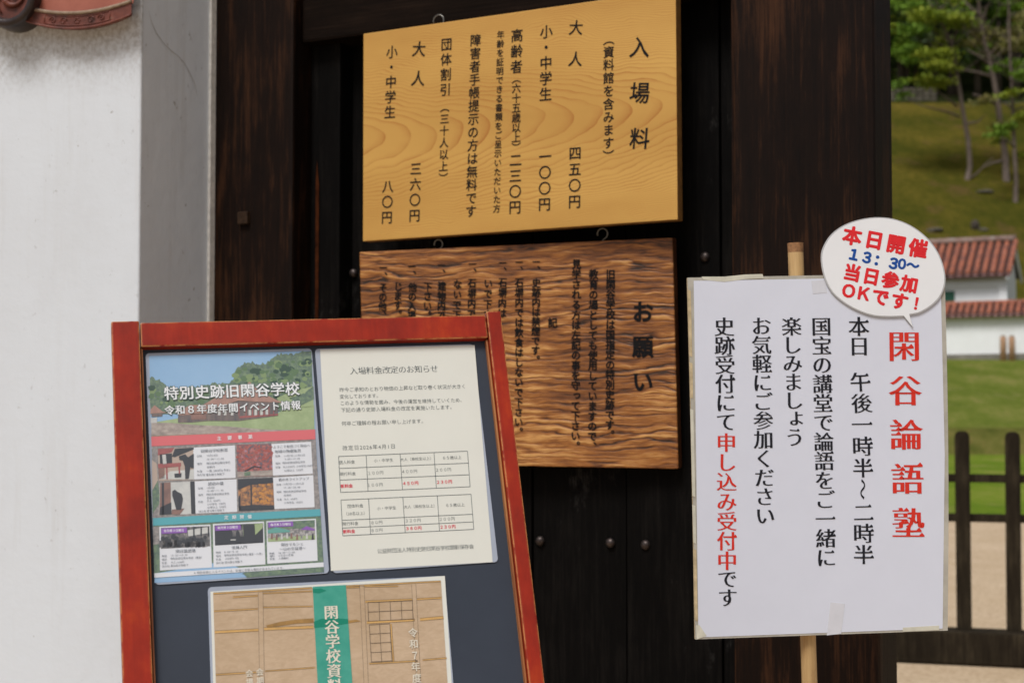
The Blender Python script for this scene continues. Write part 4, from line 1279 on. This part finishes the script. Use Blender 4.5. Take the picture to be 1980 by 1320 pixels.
for k in (0, 54, 106): ln8((964, 216+k), (1218, 204+k), 2.6, 2, 3)
for x in (972, 1030, 1088): ln8((x, 340), (x+12, 552), 2.6, 2, 3)
for k in range(5): ln8((973+k*2.5, 342+k*52), (1090+k*2.5, 335+k*52), 2.6, 2, 3)
beam((1094, 336), (1108, 548), 9)
e8([(653, 128), (840, 118), (925, 1400), (720, 1410)], 3, 4)
e8([(653, 140), (700, 138), (730, 150), (690, 165), (655, 162)], 4, 5)
e8([(660, 325), (700, 308), (790, 305), (852, 310), (853, 335), (760, 350), (662, 360)], 4, 5)
e8([(390, 345), (470, 325), (560, 312), (657, 305), (659, 330), (560, 335), (470, 348), (400, 358)], 5, 3)
e8([(853, 318), (900, 312), (925, 322), (856, 332)], 5, 3)
dr.build('printed_picture', DM, pq)
MT = (0.030, 0.004, True)
pale_ink = plain('pale_lettering', (0.66, 0.62, 0.52), 0.6, 0.15)
for a_, b_, s_, size, st in ((Z8(757, 272), Z8(778, 685), '閑谷学校資料', 84, MT), (Z8(1217, 386), Z8(1238, 642), '令和７年度', 54, (0.016, 0.016, False)),
                             (Z8(355, 607), Z8(358, 656), '会期', 43, (0.016, 0.016, False)), (Z8(296, 615), Z8(298, 664), '会場', 43, (0.016, 0.016, False))):
    t = Text(); t.line(F8, a_, b_, s_, size*S8, y=-0.0018, style=st); t.build('lettering', pale_ink, pq)

# ------------------------------------------------------------------ white placard on a bamboo pole
ROLL = R(1.45)
W = Frame(at_depth(1345, 1235, 2.55), (math.cos(ROLL), 0.0, math.sin(ROLL)), (-math.sin(ROLL), 0.0, math.cos(ROLL)))
WO = W.uv(1569, 1300)
W.o = W.o + W.u*WO.x
kk = W.o.z/W.v.z; W.o = W.o - W.v*kk
placard = thing('notice_placard', 'white laminated event placard with black and red vertical writing, taped to a bamboo pole', 'placard', W.matrix())
q = [W.uv(*p) for p in ((1329, 537), (1826, 528), (1832, 1218), (1344, 1235))]
print('W', [tuple(round(x, 3) for x in p) for p in q])
def bow(a_, b_, amt, n_=10):
    return [((a_.x+(b_.x-a_.x)*i/n_) + amt*math.sin(math.pi*i/n_), a_.y+(b_.y-a_.y)*i/n_) for i in range(n_)]
TLq, TRq, BRq, BLq = q
outline = [(BLq.x, BLq.y), (BRq.x, BRq.y)] + bow(BRq, TRq, 0.0035)[1:] + [(TRq.x, TRq.y), (TLq.x, TLq.y)] + bow(TLq, BLq, 0.0012)[1:]
m = MB(); m.prism(outline, 0.0, 0.010)
for i, f in enumerate(m.f):
    if i >= 2: m.m[i] = 0
m.build('backing_board', M['foam'], placard)
m = MB(); m.prism(outline[:], -0.0016, -0.0004); m.build('laminate_sheet', M['plastic_edge'], placard)
ins = [W.uv(*p) for p in ((1341, 543), (1818, 535), (1826, 880), (1822, 1214), (1350, 1231), (1346, 900))]
m = MB(); m.sheet([tuple(p) for p in ins], -0.0022); m.build('paper', M['sign_paper'], placard)
# bits of yellowed tape along the edges
def tape(pts, mat, y=-0.0026):
    mm = MB(); mm.prism([tuple(W.uv(*p)) for p in pts], y, y+0.0004); return mm.build('tape', mat, placard)
tape([(1356, 535), (1400, 535), (1440, 531), (1474, 530), (1476, 538), (1440, 540), (1400, 545), (1360, 541)], M['tape'])
tape([(1568, 543), (1596, 541), (1598, 566), (1571, 568)], M['tape_clear'])
for a_, b_ in ((560, 690), (700, 770), (790, 960), (975, 1050), (1060, 1200)):
    k = 0.0212
    tape([(1329+(a_-537)*k*1.0, a_), (1335+(a_-537)*k, a_+2), (1335+(b_-537)*k, b_), (1329.5+(b_-537)*k, b_-2)], M['tape'] if a_ % 20 else M['foam'])
tape([(1605, 1163), (1633, 1166), (1626, 1224), (1598, 1227)], M['tape_clear'])
tape([(1745, 1212), (1815, 1208), (1815, 1217), (1745, 1220)], M['tape'])
tape([(1345, 1208), (1352, 1207), (1366, 1228), (1347, 1235)], M['tape'])
t = Text()
MS = (0.024, -0.012, True)
def w(x0, y0, x1, y1, s_, size, mi=0, st=MS):
    letters(W, (x0, y0), (x1, y1), s_, size, -0.0028, M['ink_red'] if mi else M['ink'], placard, style=st)
w(1747.5, 669, 1755.5, 1010, '閑谷論語塾', 64, 1, (0.028, -0.010, True))
w(1660, 631, 1660.5, 669, '本日', 41)
w(1663, 738, 1665.5, 779, '午後', 41); w(1666, 820, 1668, 904, '一時半', 41)
w(1667.5, 945, 1669, 990, '～二', 40); w(1669, 1030, 1669.5, 1071, '時半', 41)
w(1587.5, 631, 1597, 1077, '国宝の講堂で論語をご一緒に', 39.5)
w(1530, 631, 1536, 845, '楽しみましょう', 39)
w(1471.5, 630, 1479, 996, 'お気軽にご参加ください', 39)
w(1400, 631.5, 1403.5, 815, '史跡受付にて', 40)
w(1404, 855, 1405.5, 1083, '申し込み受付中', 40, 1)
w(1405.8, 1118, 1406.5, 1154, 'です', 39)
# bamboo pole behind the board, front of it just touching the back of the board
m = MB()
top = W.uv(1543, 467); pr_ = 0.0128
zs = [0.0, 0.25, 0.255, 0.262, 0.27, 0.60, 0.605, 0.612, 0.62, 0.95, 0.955, 0.962, 0.97, 1.30, 1.305, 1.312, 1.32]
zs = [z for z in zs if z < top.y-0.03] + [top.y-0.024, top.y-0.016]
m.tube([(0.0 + top.x*0 + (top.x)*(z/top.y), 0.0245, z) for z in zs], [pr_*(1.10 if any(abs(z-k) < 0.002 for k in (0.255, 0.605, 0.955, 1.305)) else 0.97 if any(abs(z-k) < 0.002 for k in (0.262, 0.612, 0.962, 1.312)) else 1.0)*(1.04 if z == top.y else 1) for z in zs], 20, 0, cap=False)
n_ = 20
m.tube([(top.x*(z/top.y), 0.0245, z) for z in (top.y-0.016, top.y-0.006, top.y)], [pr_, pr_*1.02, pr_*1.04], 20, 1, cap=False)   # dry brown end
# hollow cut top
cx, cz = top.x, top.y
ring_o = [(cx + pr_*1.04*math.cos(2*math.pi*k/n_), 0.0245 + pr_*1.04*math.sin(2*math.pi*k/n_), cz) for k in range(n_)]
ring_i = [(cx + pr_*0.6*math.cos(2*math.pi*k/n_), 0.0245 + pr_*0.6*math.sin(2*math.pi*k/n_), cz) for k in range(n_)]
ring_b = [(p[0], p[1], cz-0.03) for p in ring_i]
m.add(ring_o + ring_i + ring_b, [(k, (k+1) % n_, n_+(k+1) % n_, n_+k) for k in range(n_)] + [(n_+k, n_+(k+1) % n_, 2*n_+(k+1) % n_, 2*n_+k) for k in range(n_)] + [list(range(2*n_, 3*n_))], 1)
m.build('bamboo_pole', [M['bamboo'], M['bamboo_cut']], placard)

# speech balloon card taped to the upper right corner
RB = R(-10.8)
BB = Frame(W.hit(1707, 520, 0.0052), W.u*math.cos(RB+R(0)) + W.v*math.sin(RB), -W.u*math.sin(RB) + W.v*math.cos(RB))
bubble = thing('balloon_card', 'white speech balloon card with red and blue writing on the corner of the placard', 'card', BB.matrix())
pts_px = [(1587, 497), (1593, 474), (1608, 452), (1632, 435), (1664, 424), (1700, 420), (1735, 425), (1768, 440), (1797, 464), (1817, 494), (1827, 526), (1827, 552), (1817, 576), (1798, 594), (1776, 606), (1759, 609), (1766, 634), (1748, 612), (1725, 613), (1690, 611), (1657, 600), (1628, 583), (1606, 562), (1592, 532)]
def smooth_px(p, closed_tail=(15, 17)):
    out = []; N = len(p)
    for i in range(N):
        a_, b_, c_, d_ = p[i-1], p[i], p[(i+1) % N], p[(i+2) % N]
        if i in (14, 15, 16, 17) or (i == 13 and False):
            out.append(b_); continue
        for s_ in (0, 0.25, 0.5, 0.75):
            x = [0.5*((2*b_[j]) + (-a_[j]+c_[j])*s_ + (2*a_[j]-5*b_[j]+4*c_[j]-d_[j])*s_**2 + (-a_[j]+3*b_[j]-3*c_[j]+d_[j])*s_**3) for j in (0, 1)]
            out.append(tuple(x))
    return out
sp = smooth_px(pts_px)
m = MB(); m.prism([tuple(BB.uv(*p)) for p in sp], 0.0, 0.0014); m.build('laminate_edge', M['bubble_edge'], bubble)
cx_, cy_ = 1707, 517
ins_px = [(x + (cx_-x)*0.022, y + (cy_-y)*0.022) for x, y in sp]
m = MB(); m.sheet([tuple(BB.uv(*p)) for p in ins_px], -0.0004); m.build('card_face', M['bubble_paper'], bubble)
HB = (0.008, 0.006, False)
def bb(x0, y0, x1, y1, s_, size, mi=0, st=HB, extra=None):
    t = Text(); t.line(BB, (x0, y0), (x1, y1), s_, size, y=-0.0009, mi=mi, style=HB, fat=0.038 if mi == 0 else 0.045)
    if extra: t.one(BB, (1779, 588), '！', 30, R(11), y=-0.0009, style=HB, fat=0.03)
    t.build('lettering', M['ink_blue'] if mi else M['ink_bright_red'], bubble)
bb(1648, 456, 1775, 480, '本日開催', 37)
bb(1651, 492, 1728, 509, '１３：３', 27, 1, (0.05, 0.05, False)); bb(1744, 510, 1765, 513, '０～', 25, 1, (0.05, 0.05, False))
bb(1648, 527, 1758, 549, '当日参加', 34)
bb(1641, 562, 1669, 567, 'ＯＫ', 32, 0, (0.06, 0.06, False)); bb(1702, 574, 1739, 582, 'です', 34, extra=True)

# ------------------------------------------------------------------ picket fence
FP = at_depth(1870, 785, 9.2); FP.z = 0
FN = Frame(FP, GU*0.6 + Vector((0.4, 0, 0)), GV)
fence = thing('picket_fence', 'low dark weathered wooden picket fence on the sand to the right of the gate', 'fence', FN.matrix())
PX = FN.uv(1958, 1000).x - FN.uv(1862, 1000).x
hw = 0.043
ptop = FN.uv(1862, 833).y; pb0 = FN.uv(1862, 1216).y
def picket_mesh():
    mm = MB()
    prof = [(-hw, pb0-0.02), (hw, pb0-0.02), (hw, ptop-0.035), (hw*0.86, ptop-0.014), (hw*0.5, ptop-0.002), (0, ptop), (-hw*0.5, ptop-0.002), (-hw*0.86, ptop-0.014), (-hw, ptop-0.035)]
    mm.prism(prof, -0.022, 0.022)
    return mm
x_first = FN.uv(1862, 1000).x
proto = picket_mesh().build('picket', M['fence'], fence)
proto.location = (x_first, 0, 0)
for k in list(range(-8, 0)) + list(range(1, 12)):
    cp = proto.copy(); COL.objects.link(cp); cp.parent = fence
    cp.location = (x_first + k*PX, 0, random.uniform(-0.008, 0.008)); cp.rotation_euler = (0, random.uniform(-0.006, 0.006), 0)
for py0, py1 in ((917, 933), (994, 1010)):
    z1 = FN.uv(1910, py0).y; z0 = FN.uv(1910, py1).y
    m = MB(); m.cbox((x_first - 8.4*PX, 0.0225, z0), (x_first + 11.4*PX, 0.06, z1), 0.004); m.build('rail', M['fence'], fence)
m = MB(); m.cbox((x_first - 8.6*PX, -0.10, -0.005), (x_first + 11.6*PX, 0.10, pb0), 0.012); m.build('base_beam', M['fence'], fence)

# ------------------------------------------------------------------ far wall with tiled coping
def tiled_slope(mm, x0, x1, ya, za, yb, zb, step, rad, mi_round=0, mi_bed=1):
    """roof plane from eave (ya, za) to ridge (yb, zb) with round tile rows"""
    mm.add([(x0, ya, za), (x1, ya, za), (x1, yb, zb), (x0, yb, zb)], [(0, 1, 2, 3)], mi_bed)
    n_ = int((x1-x0)/step)
    for i in range(n_+1):
        x = x0 + (x1-x0)*i/n_
        seg_n = 6
        pts = [(x + random.uniform(-.012, .012), ya - 0.05 + (yb-ya+0.05)*j/seg_n, za + (zb-za)*j/seg_n + 0.02) for j in range(seg_n+1)]
        mm.tube(pts, [rad*random.uniform(0.92, 1.08) for _ in pts], 8, mi_round)
YW = 75.0
TURN = Matrix.Rotation(-YAW, 4, 'Z')
PW = at_depth(1900, 785, YW); PW.z = 0.0
WL = Frame(PW, GU, GV)
def wz(py): return WL.uv(1900, py).y
zw0, zw1, zt_ = wz(684), wz(611), wz(586)
fw = thing('boundary_wall', 'long white plastered boundary wall with red tiled coping below the mossy hillside', 'wall', Matrix.Translation(PW) @ TURN)
xa, xb = -17.0, 12.0
m = MB(); m.box((xa, 0, zw0), (xb, 0.5, zw1+0.1)); m.build('wall_face', M['far_plaster'], fw)
m = MB(); m.box((xa, -0.12, -1.0), (xb, 0.6, zw0-0.002)); m.build('stone_footing', M['far_stone'], fw)
def coping_ends(mm, x0, x1, y, z, step, rad, mi):
    n_ = int((x1-x0)/step)
    for i in range(n_+1):
        x = x0 + (x1-x0)*i/n_
        mm.add([(x+rad*math.cos(k*math.pi/6), y, z+rad*math.sin(k*math.pi/6)) for k in range(12)], [list(range(12))[::-1]], mi)
m = MB()
tiled_slope(m, xa, xb, -0.35, zw1+0.04, 0.25, zt_, 0.34, 0.105)
coping_ends(m, xa, xb, -0.415, zw1+0.045, 0.34, 0.12, 2)
m.box((xa, -0.34, zw1-0.06), (xb, 0.1, zw1+0.02), 1)
m.add([(xa, 0.25, zt_), (xb, 0.25, zt_), (xb, 0.85, zw1), (xa, 0.85, zw1)], [(0, 1, 2, 3)], 1)
m.build('tile_coping', [M['tile_far'], M['tile_far_dark'], M['tile_end']], fw)
m = MB(); m.tube([(xa, 0.25, zt_+0.03), (xb, 0.25, zt_+0.03)], 0.11, 8); m.build('ridge_cap', M['tile_far'], fw)

# storehouse behind the wall
YS = 79.5
PS = at_depth(1949, 785, YS); PS.z = 0.0
SL_ = Frame(PS, GU, GV)
def sz(py): return SL_.uv(1945, py).y
DEP = 2.7
z_e = sz(531); z_r = sz(468) + 0.30
store = thing('storehouse', 'white walled storehouse with red tiled gable roof and green shutter behind the boundary wall', 'building', Matrix.Translation(PS) @ TURN)
xs0, xs1 = -11.0, 0.0
z0_ = 3.0
m = MB()
m.add([(xs0, 0, z0_), (xs1, 0, z0_), (xs1, DEP, z0_), (xs0, DEP, z0_),
       (xs0, 0, z_e-0.02), (xs1, 0, z_e-0.02), (xs1, DEP, z_e-0.02), (xs0, DEP, z_e-0.02), (xs0, DEP/2, z_r-0.2), (xs1, DEP/2, z_r-0.2)],
      [(0, 1, 5, 4), (1, 2, 6, 9, 5), (2, 3, 7, 6), (3, 0, 4, 8, 7)])
zp = sz(553)
m.box((xs0, -0.14, zp), (xs1+0.06, -0.002, z_e-0.05)); m.box((xs1-0.34, -0.14, z0_), (xs1+0.06, -0.003, zp-0.002))
m.build('wall', M['far_plaster'], store)
m = MB()
xe = SL_.uv(1955, 500).x
tiled_slope(m, xs0-0.3, xe, -0.65, z_e, DEP/2, z_r-0.12, 0.40, 0.125)
coping_ends(m, xs0-0.3, xe, -0.715, z_e+0.01, 0.40, 0.125, 2)
m.add([(xs0-0.3, DEP/2, z_r-0.12), (xe, DEP/2, z_r-0.12), (xe, DEP+0.65, z_e), (xs0-0.3, DEP+0.65, z_e)], [(0, 1, 2, 3)], 1)
m.box((xs0-0.3, -0.66, z_e-0.16), (xe, -0.60, z_e-0.015), 1)
rf_ = m.build('roof', [M['tile_far'], M['tile_far_dark'], M['tile_end']], store)
m = MB(); m.tube([(xs0-0.3, DEP/2, z_r), (xe+0.02, DEP/2, z_r)], 0.19, 10); m.build('ridge', M['ridge_tile'], rf_)
m = MB()                               # barge edge on the gable
m.prism([(-0.65, z_e-0.24), (DEP/2, z_r-0.42), (DEP+0.65, z_e-0.24), (DEP+0.65, z_e-0.02), (DEP/2, z_r-0.14), (-0.65, z_e-0.02)], 0, 0.12)
m.v = [(xe-0.14+v[1], v[0], v[2]) for v in m.v]
m.build('bargeboard', M['far_plaster'], rf_)
g0, g1 = SL_.uv(1800, 570), SL_.uv(1846, 570)
m = MB(); m.box((g0.x, -0.06, sz(581)), (g1.x, -0.002, sz(559))); m.build('shutter', M['green_shutter'], store)

# two wooden posts in front of the wall
for px, lab in ((1940, 'left of two short pinkish wooden posts standing by the far white wall'), (1957, 'right of two short pinkish wooden posts standing by the far white wall')):
    bp = on_ground(px, 697); tp = at_depth(px, 650, bp.y)
    h = tp.z - bp.z
    r_ = thing('wooden_post', lab, 'post', Matrix.Translation(bp), 'short posts by the far wall')
    m = MB(); m.tube([(0, 0, -0.1), (0, 0, h*0.9), (0, 0, h)], [0.155, 0.145, 0.12], 12); m.build('shaft', M['cypress_post'], r_)
    m = MB(); m.tube([(0, 0, h+0.001), (0, 0, h+0.05)], [0.13, 0.06], 12); m.build('cap', M['far_stone'], r_)

# ------------------------------------------------------------------ hillside things
def rock(px, py, size, label, name='rock', mat='rock', cat='rock'):
    p = on_ground(px, py)
    bm = bmesh.new(); bmesh.ops.create_icosphere(bm, subdivisions=3, radius=1)
    rn = random.Random(int(px))
    ph = [Vector((rn.uniform(-1, 1), rn.uniform(-1, 1), rn.uniform(-1, 1))) for _ in range(6)]
    for v in bm.verts:
        k = 1 + 0.16*sum(math.sin(3*v.co.dot(q_) + i) for i, q_ in enumerate(ph))/2
        v.co = Vector((v.co.x*size[0]*k, v.co.y*size[1]*k, v.co.z*size[2]*k))
    bm.verts.index_update()
    mm = MB(); mm.add([v.co[:] for v in bm.verts], [[v.index for v in f.verts] for f in bm.faces], 0, True); bm.free()
    o = mm.build(name, M[mat]); o.location = p
    tag(o, label, cat)
rock(1808, 446, (0.5, 0.5, 0.2), 'mossy grey rock half sunk in the hillside above the storehouse roof')
rock(1901, 372, (0.6, 0.5, 0.16), 'low reddish rock beside the foot of the slender leaning tree')
# grey stone lined terrace far up at the wood edge
p = on_ground(1762, 190)
m = MB()
rn = random.Random(5)
for i in range(9):
    for j in range(3):
        m.cbox((-3.2+i*0.62+rn.uniform(0, .03), rn.uniform(-.05, .05), j*0.42), (-2.62+i*0.62, 0.8, j*0.42+0.40), 0.06)
o = m.build('stone_wall', M['rock']); o.location = p - Vector((0, 0, 0.25))
tag(o, 'short grey stone retaining wall at the dark wood edge high on the hillside', 'wall')

def leaves(mm, c, rx, rz, n_, s_, rnd, mi=0, flat=0.5):
    for _ in range(n_):
        while True:
            q = Vector((rnd.uniform(-1, 1), rnd.uniform(-1, 1), rnd.uniform(-1, 1)))
            if q.length < 1: break
        q = q*(0.5 + 0.5*rnd.random())
        p = Vector((c[0]+q.x*rx, c[1]+q.y*rx, c[2]+q.z*rz))
        a = Vector((rnd.uniform(-1, 1), rnd.uniform(-1, 1), rnd.uniform(-flat, flat))).normalized()
        b = Vector((rnd.uniform(-1, 1), rnd.uniform(-1, 1), rnd.uniform(-flat, flat)))
        b = (b - a*b.dot(a)).normalized()
        L_ = s_*rnd.uniform(0.6, 1.3)
        mm.add([p-a*L_, p-b*L_*0.45, p+a*L_, p+b*L_*0.45], [(0, 1, 2, 3)], mi)

def slender_tree(pts_px, r0, pads, branches, label, seed, leafmats, depth=None):
    """trunk through measured points at one distance; pads of leaves and bare limbs"""
    base = on_ground(*pts_px[0]); Y = base.y; rnd = random.Random(seed)
    root = thing('hillside_tree', label, 'tree', Matrix.Translation(base), 'trees on the mossy hillside')
    P3 = [at_depth(px, py, Y + rnd.uniform(-.15, .15)) - base for px, py in pts_px]
    P3[0] = Vector((0, 0, -0.2))
    mm = MB(); n_ = len(P3)
    mm.tube([P3[0]] + [P3[0].lerp(P3[1], 0.06)] + P3[1:], [r0*1.4, r0*0.85] + [r0*0.85*(1 - 0.72*i/(n_-1)) for i in range(1, n_)], 9)
    for k in range(22 if pads else 0):              # fine side branches
        i_ = rnd.randrange(max(2, n_//2), n_); q_ = P3[i_-1].lerp(P3[i_], rnd.random())
        a_ = rnd.uniform(0, 2*math.pi); L_ = rnd.uniform(1.2, 3.4)
        dx_, dy_ = math.cos(a_), math.sin(a_)
        tw = [q_ + Vector((dx_*L_*f + rnd.uniform(-.1, .1), dy_*L_*f, L_*f*f*0.7 + rnd.uniform(-.06, .06))) for f in (0, 0.25, 0.5, 0.75, 1.0)]
        mm.tube(tw, [0.055, 0.045, 0.035, 0.025, 0.012], 5)
    mm.build('trunk', M['bark'], root)
    for br in branches:
        dy = rnd.uniform(-0.8, 0.8)
        B3 = [at_depth(px, py, Y + dy*i/len(br)) - base for i, (px, py) in enumerate(br)]
        mm = MB(); k = len(B3)
        mm.tube(B3, [r0*0.42*(1-0.75*i/(k-1)) for i in range(k)], 6)
        mm.build('limb', M['bark'], root)
    mm = MB()
    for (px, py, wpx, hpx, n_l, mi) in pads:
        c = at_depth(px, py, Y + rnd.uniform(-1.5, 1.5)) - base
        for k in range(4):
            leaves(mm, c + Vector((rnd.uniform(-.5, .5)*wpx/FPX*Y*0.5, rnd.uniform(-1, 1), rnd.uniform(-.4, .4)*hpx/FPX*Y*0.5)), wpx/FPX*Y*0.42, hpx/FPX*Y*0.42, n_l//2, 0.17, rnd, mi)
    mm.build('crown', [M[x] for x in leafmats], root)
    return root
LM = ['leaf_spring', 'leaf_green', 'leaf_dull']
slender_tree([(1869, 347), (1876, 320), (1872, 270), (1862, 215), (1853, 160), (1846, 115), (1840, 82), (1828, 60), (1812, 28), (1795, 2), (1780, -30)], 0.24,
             [(1790, 30, 120, 34, 420, 0), (1850, 42, 100, 30, 400, 0), (1765, 60, 70, 30, 200, 1), (1815, 105, 110, 22, 320, 0), (1775, 95, 60, 20, 160, 1), (1820, 130, 90, 22, 220, 0), (1800, 160, 110, 20, 240, 0), (1745, 162, 50, 16, 90, 1), (1755, 120, 60, 20, 130, 1), (1850, -20, 160, 40, 400, 0), (1745, 185, 40, 16, 60, 1), (1760, 10, 80, 30, 240, 1)],
             [[(1856, 226), (1835, 218), (1815, 213), (1785, 205), (1760, 196)], [(1852, 206), (1830, 190), (1812, 175)], [(1843, 92), (1830, 72), (1818, 60)], [(1841, 84), (1850, 60), (1846, 40)], [(1864, 240), (1890, 236), (1908, 220)], [(1876, 345), (1890, 335), (1905, 318), (1920, 305)]],
             'slender pale barked tree leaning left on the mossy slope, nearest the gate post', 11, LM)
slender_tree([(1946, 352), (1944, 300), (1935, 245), (1928, 190), (1920, 145), (1910, 110), (1902, 70), (1896, 30), (1890, -10), (1886, -60)], 0.31,
             [(1900, 65, 70, 30, 260, 2), (1880, 85, 60, 20, 160, 2), (1930, 95, 80, 28, 260, 2), (1955, 60, 70, 30, 260, 2), (1905, 195, 60, 16, 130, 2), (1930, 270, 50, 14, 100, 0), (1945, 20, 60, 30, 200, 1), (1925, -15, 120, 40, 300, 1), (1938, 240, 40, 20, 60, 2)],
             [[(1900, 40), (1908, 15), (1918, -5)], [(1896, 30), (1880, 18), (1862, 0)], [(1916, 130), (1895, 110), (1870, 96)], [(1930, 205), (1905, 190), (1880, 182)], [(1910, 110), (1935, 85), (1945, 70)], [(1922, 150), (1890, 140), (1862, 135)], [(1944, 310), (1920, 315), (1898, 325)]],
             'thickest forked tree on the mossy slope with dull young leaves, between two slimmer trees', 12, LM)
slender_tree([(1963, 392), (1965, 350), (1962, 300), (1960, 250), (1958, 200), (1956, 160), (1953, 110), (1952, 60), (1950, 0), (1948, -40)], 0.20,
             [(1960, 125, 80, 24, 240, 1), (1970, 150, 60, 20, 140, 1), (1975, 228, 60, 18, 150, 0), (1945, 245, 60, 20, 140, 1), (1968, 80, 60, 30, 200, 2), (1955, 180, 50, 16, 90, 0), (1985, 40, 80, 40, 240, 2), (1930, 258, 50, 12, 80, 1), (1975, 300, 30, 14, 50, 0)],
             [[(1960, 215), (1975, 208), (1992, 205)], [(1959, 212), (1945, 200), (1930, 198)], [(1962, 285), (1945, 270), (1925, 262)]],
             'slim straight tree lowest on the mossy slope at the right edge of the photo', 13, LM)
rock(1886, 441, (0.34, 0.3, 0.42), 'dark mossy stump on the hillside above the storehouse roof ridge', 'tree_stump', 'bark_dark', 'stump')
rock(1900, 444, (0.32, 0.3, 0.16), 'small grey rock beside the dark mossy stump on the hillside')

# dark wood at the top of the slope: each tree on its own
def wood_tree(px, py, hgt, rad, label, seed, mats, n_, name='evergreen_tree'):
    base = on_ground(px, py); rnd = random.Random(seed)
    root = thing(name, label, 'tree', Matrix.Translation(base), 'trees of the dark wood above the slope')
    mm = MB(); mm.tube([(0, 0, -0.4), (0.1, 0, hgt*0.3), (0.2, 0.1, hgt*0.6), (0, 0, hgt*0.9)], [0.34, 0.28, 0.2, 0.05], 8)
    mm.build('trunk', M['bark_dark'], root)
    mm = MB()
    for k in range(17):
        a = rnd.uniform(0, 2*math.pi); zz = rnd.uniform(0.16, 0.98)
        rr = rad*math.sin(math.pi*min(1, 0.15+zz*0.85))*rnd.uniform(0.25, 0.95)
        leaves(mm, (rr*math.cos(a), rr*math.sin(a), hgt*zz), rad*rnd.uniform(0.25, 0.5), rad*rnd.uniform(0.12, 0.3), n_//17, 0.26, rnd, 1 if rnd.random() < 0.3 else 0, 0.7)
    mm.build('crown', [M[x] for x in mats], root)
LMID = [(1752, 172, 11, 5.0, 'fresh green broadleaf tree beside the gate post at the wood edge'), (1838, 176, 12, 4.6, 'fresh green broadleaf tree at the wood edge behind the slender trunk'), (1962, 180, 12, 4.4, 'fresh green broadleaf tree at the wood edge far right')]
wt = [(1740, 178, 15, 5.0, 'dark evergreen tree against the gate post at the wood edge'), (1772, 172, 13, 4.5, 'dark bushy evergreen tree behind the short stone wall'), (1808, 180, 16, 5.0, 'dark evergreen tree behind the leaning slender trunk'),
      (1850, 178, 13, 4.6, 'dark evergreen tree seen between the slender and the thick trunk'), (1890, 184, 16, 5.2, 'dark evergreen tree directly behind the thick forked trunk'), (1930, 182, 14, 4.6, 'dark evergreen tree behind the slim straight trunk'), (1968, 186, 16, 5.0, 'dark evergreen tree at the right edge of the wood')]
for i, (px, py, h, r_, lab) in enumerate(wt):
    wood_tree(px, py, h, r_, lab, 40+i, ['leaf_dark', 'leaf_green'], 2600)
for i, (px, py, h, r_, lab) in enumerate(LMID):
    wood_tree(px, py+3, h, r_, lab, 70+i, ['leaf_green', 'leaf_spring'], 2400, 'broadleaf_tree')
far = MB(); rnd = random.Random(99)
for i in range(150):
    x = rnd.uniform(5, 85); y = rnd.uniform(150, 205); z = terrain(y)
    for k in range(3):
        leaves(far, (x + rnd.uniform(-2, 2), y, z + 2 + k*3.0), 3.0, 2.2, 85, 0.5, rnd, 1 if rnd.random() < 0.25 else 0, 0.8)
fo_ = far.build('far_wood', [M['leaf_dark'], M['leaf_green']])
fo_['kind'] = 'stuff'; tag(fo_, 'dark mass of evergreen wood covering the top of the hill', 'woodland')

bpy.data.objects.remove(_fo)
bpy.context.view_layer.update()
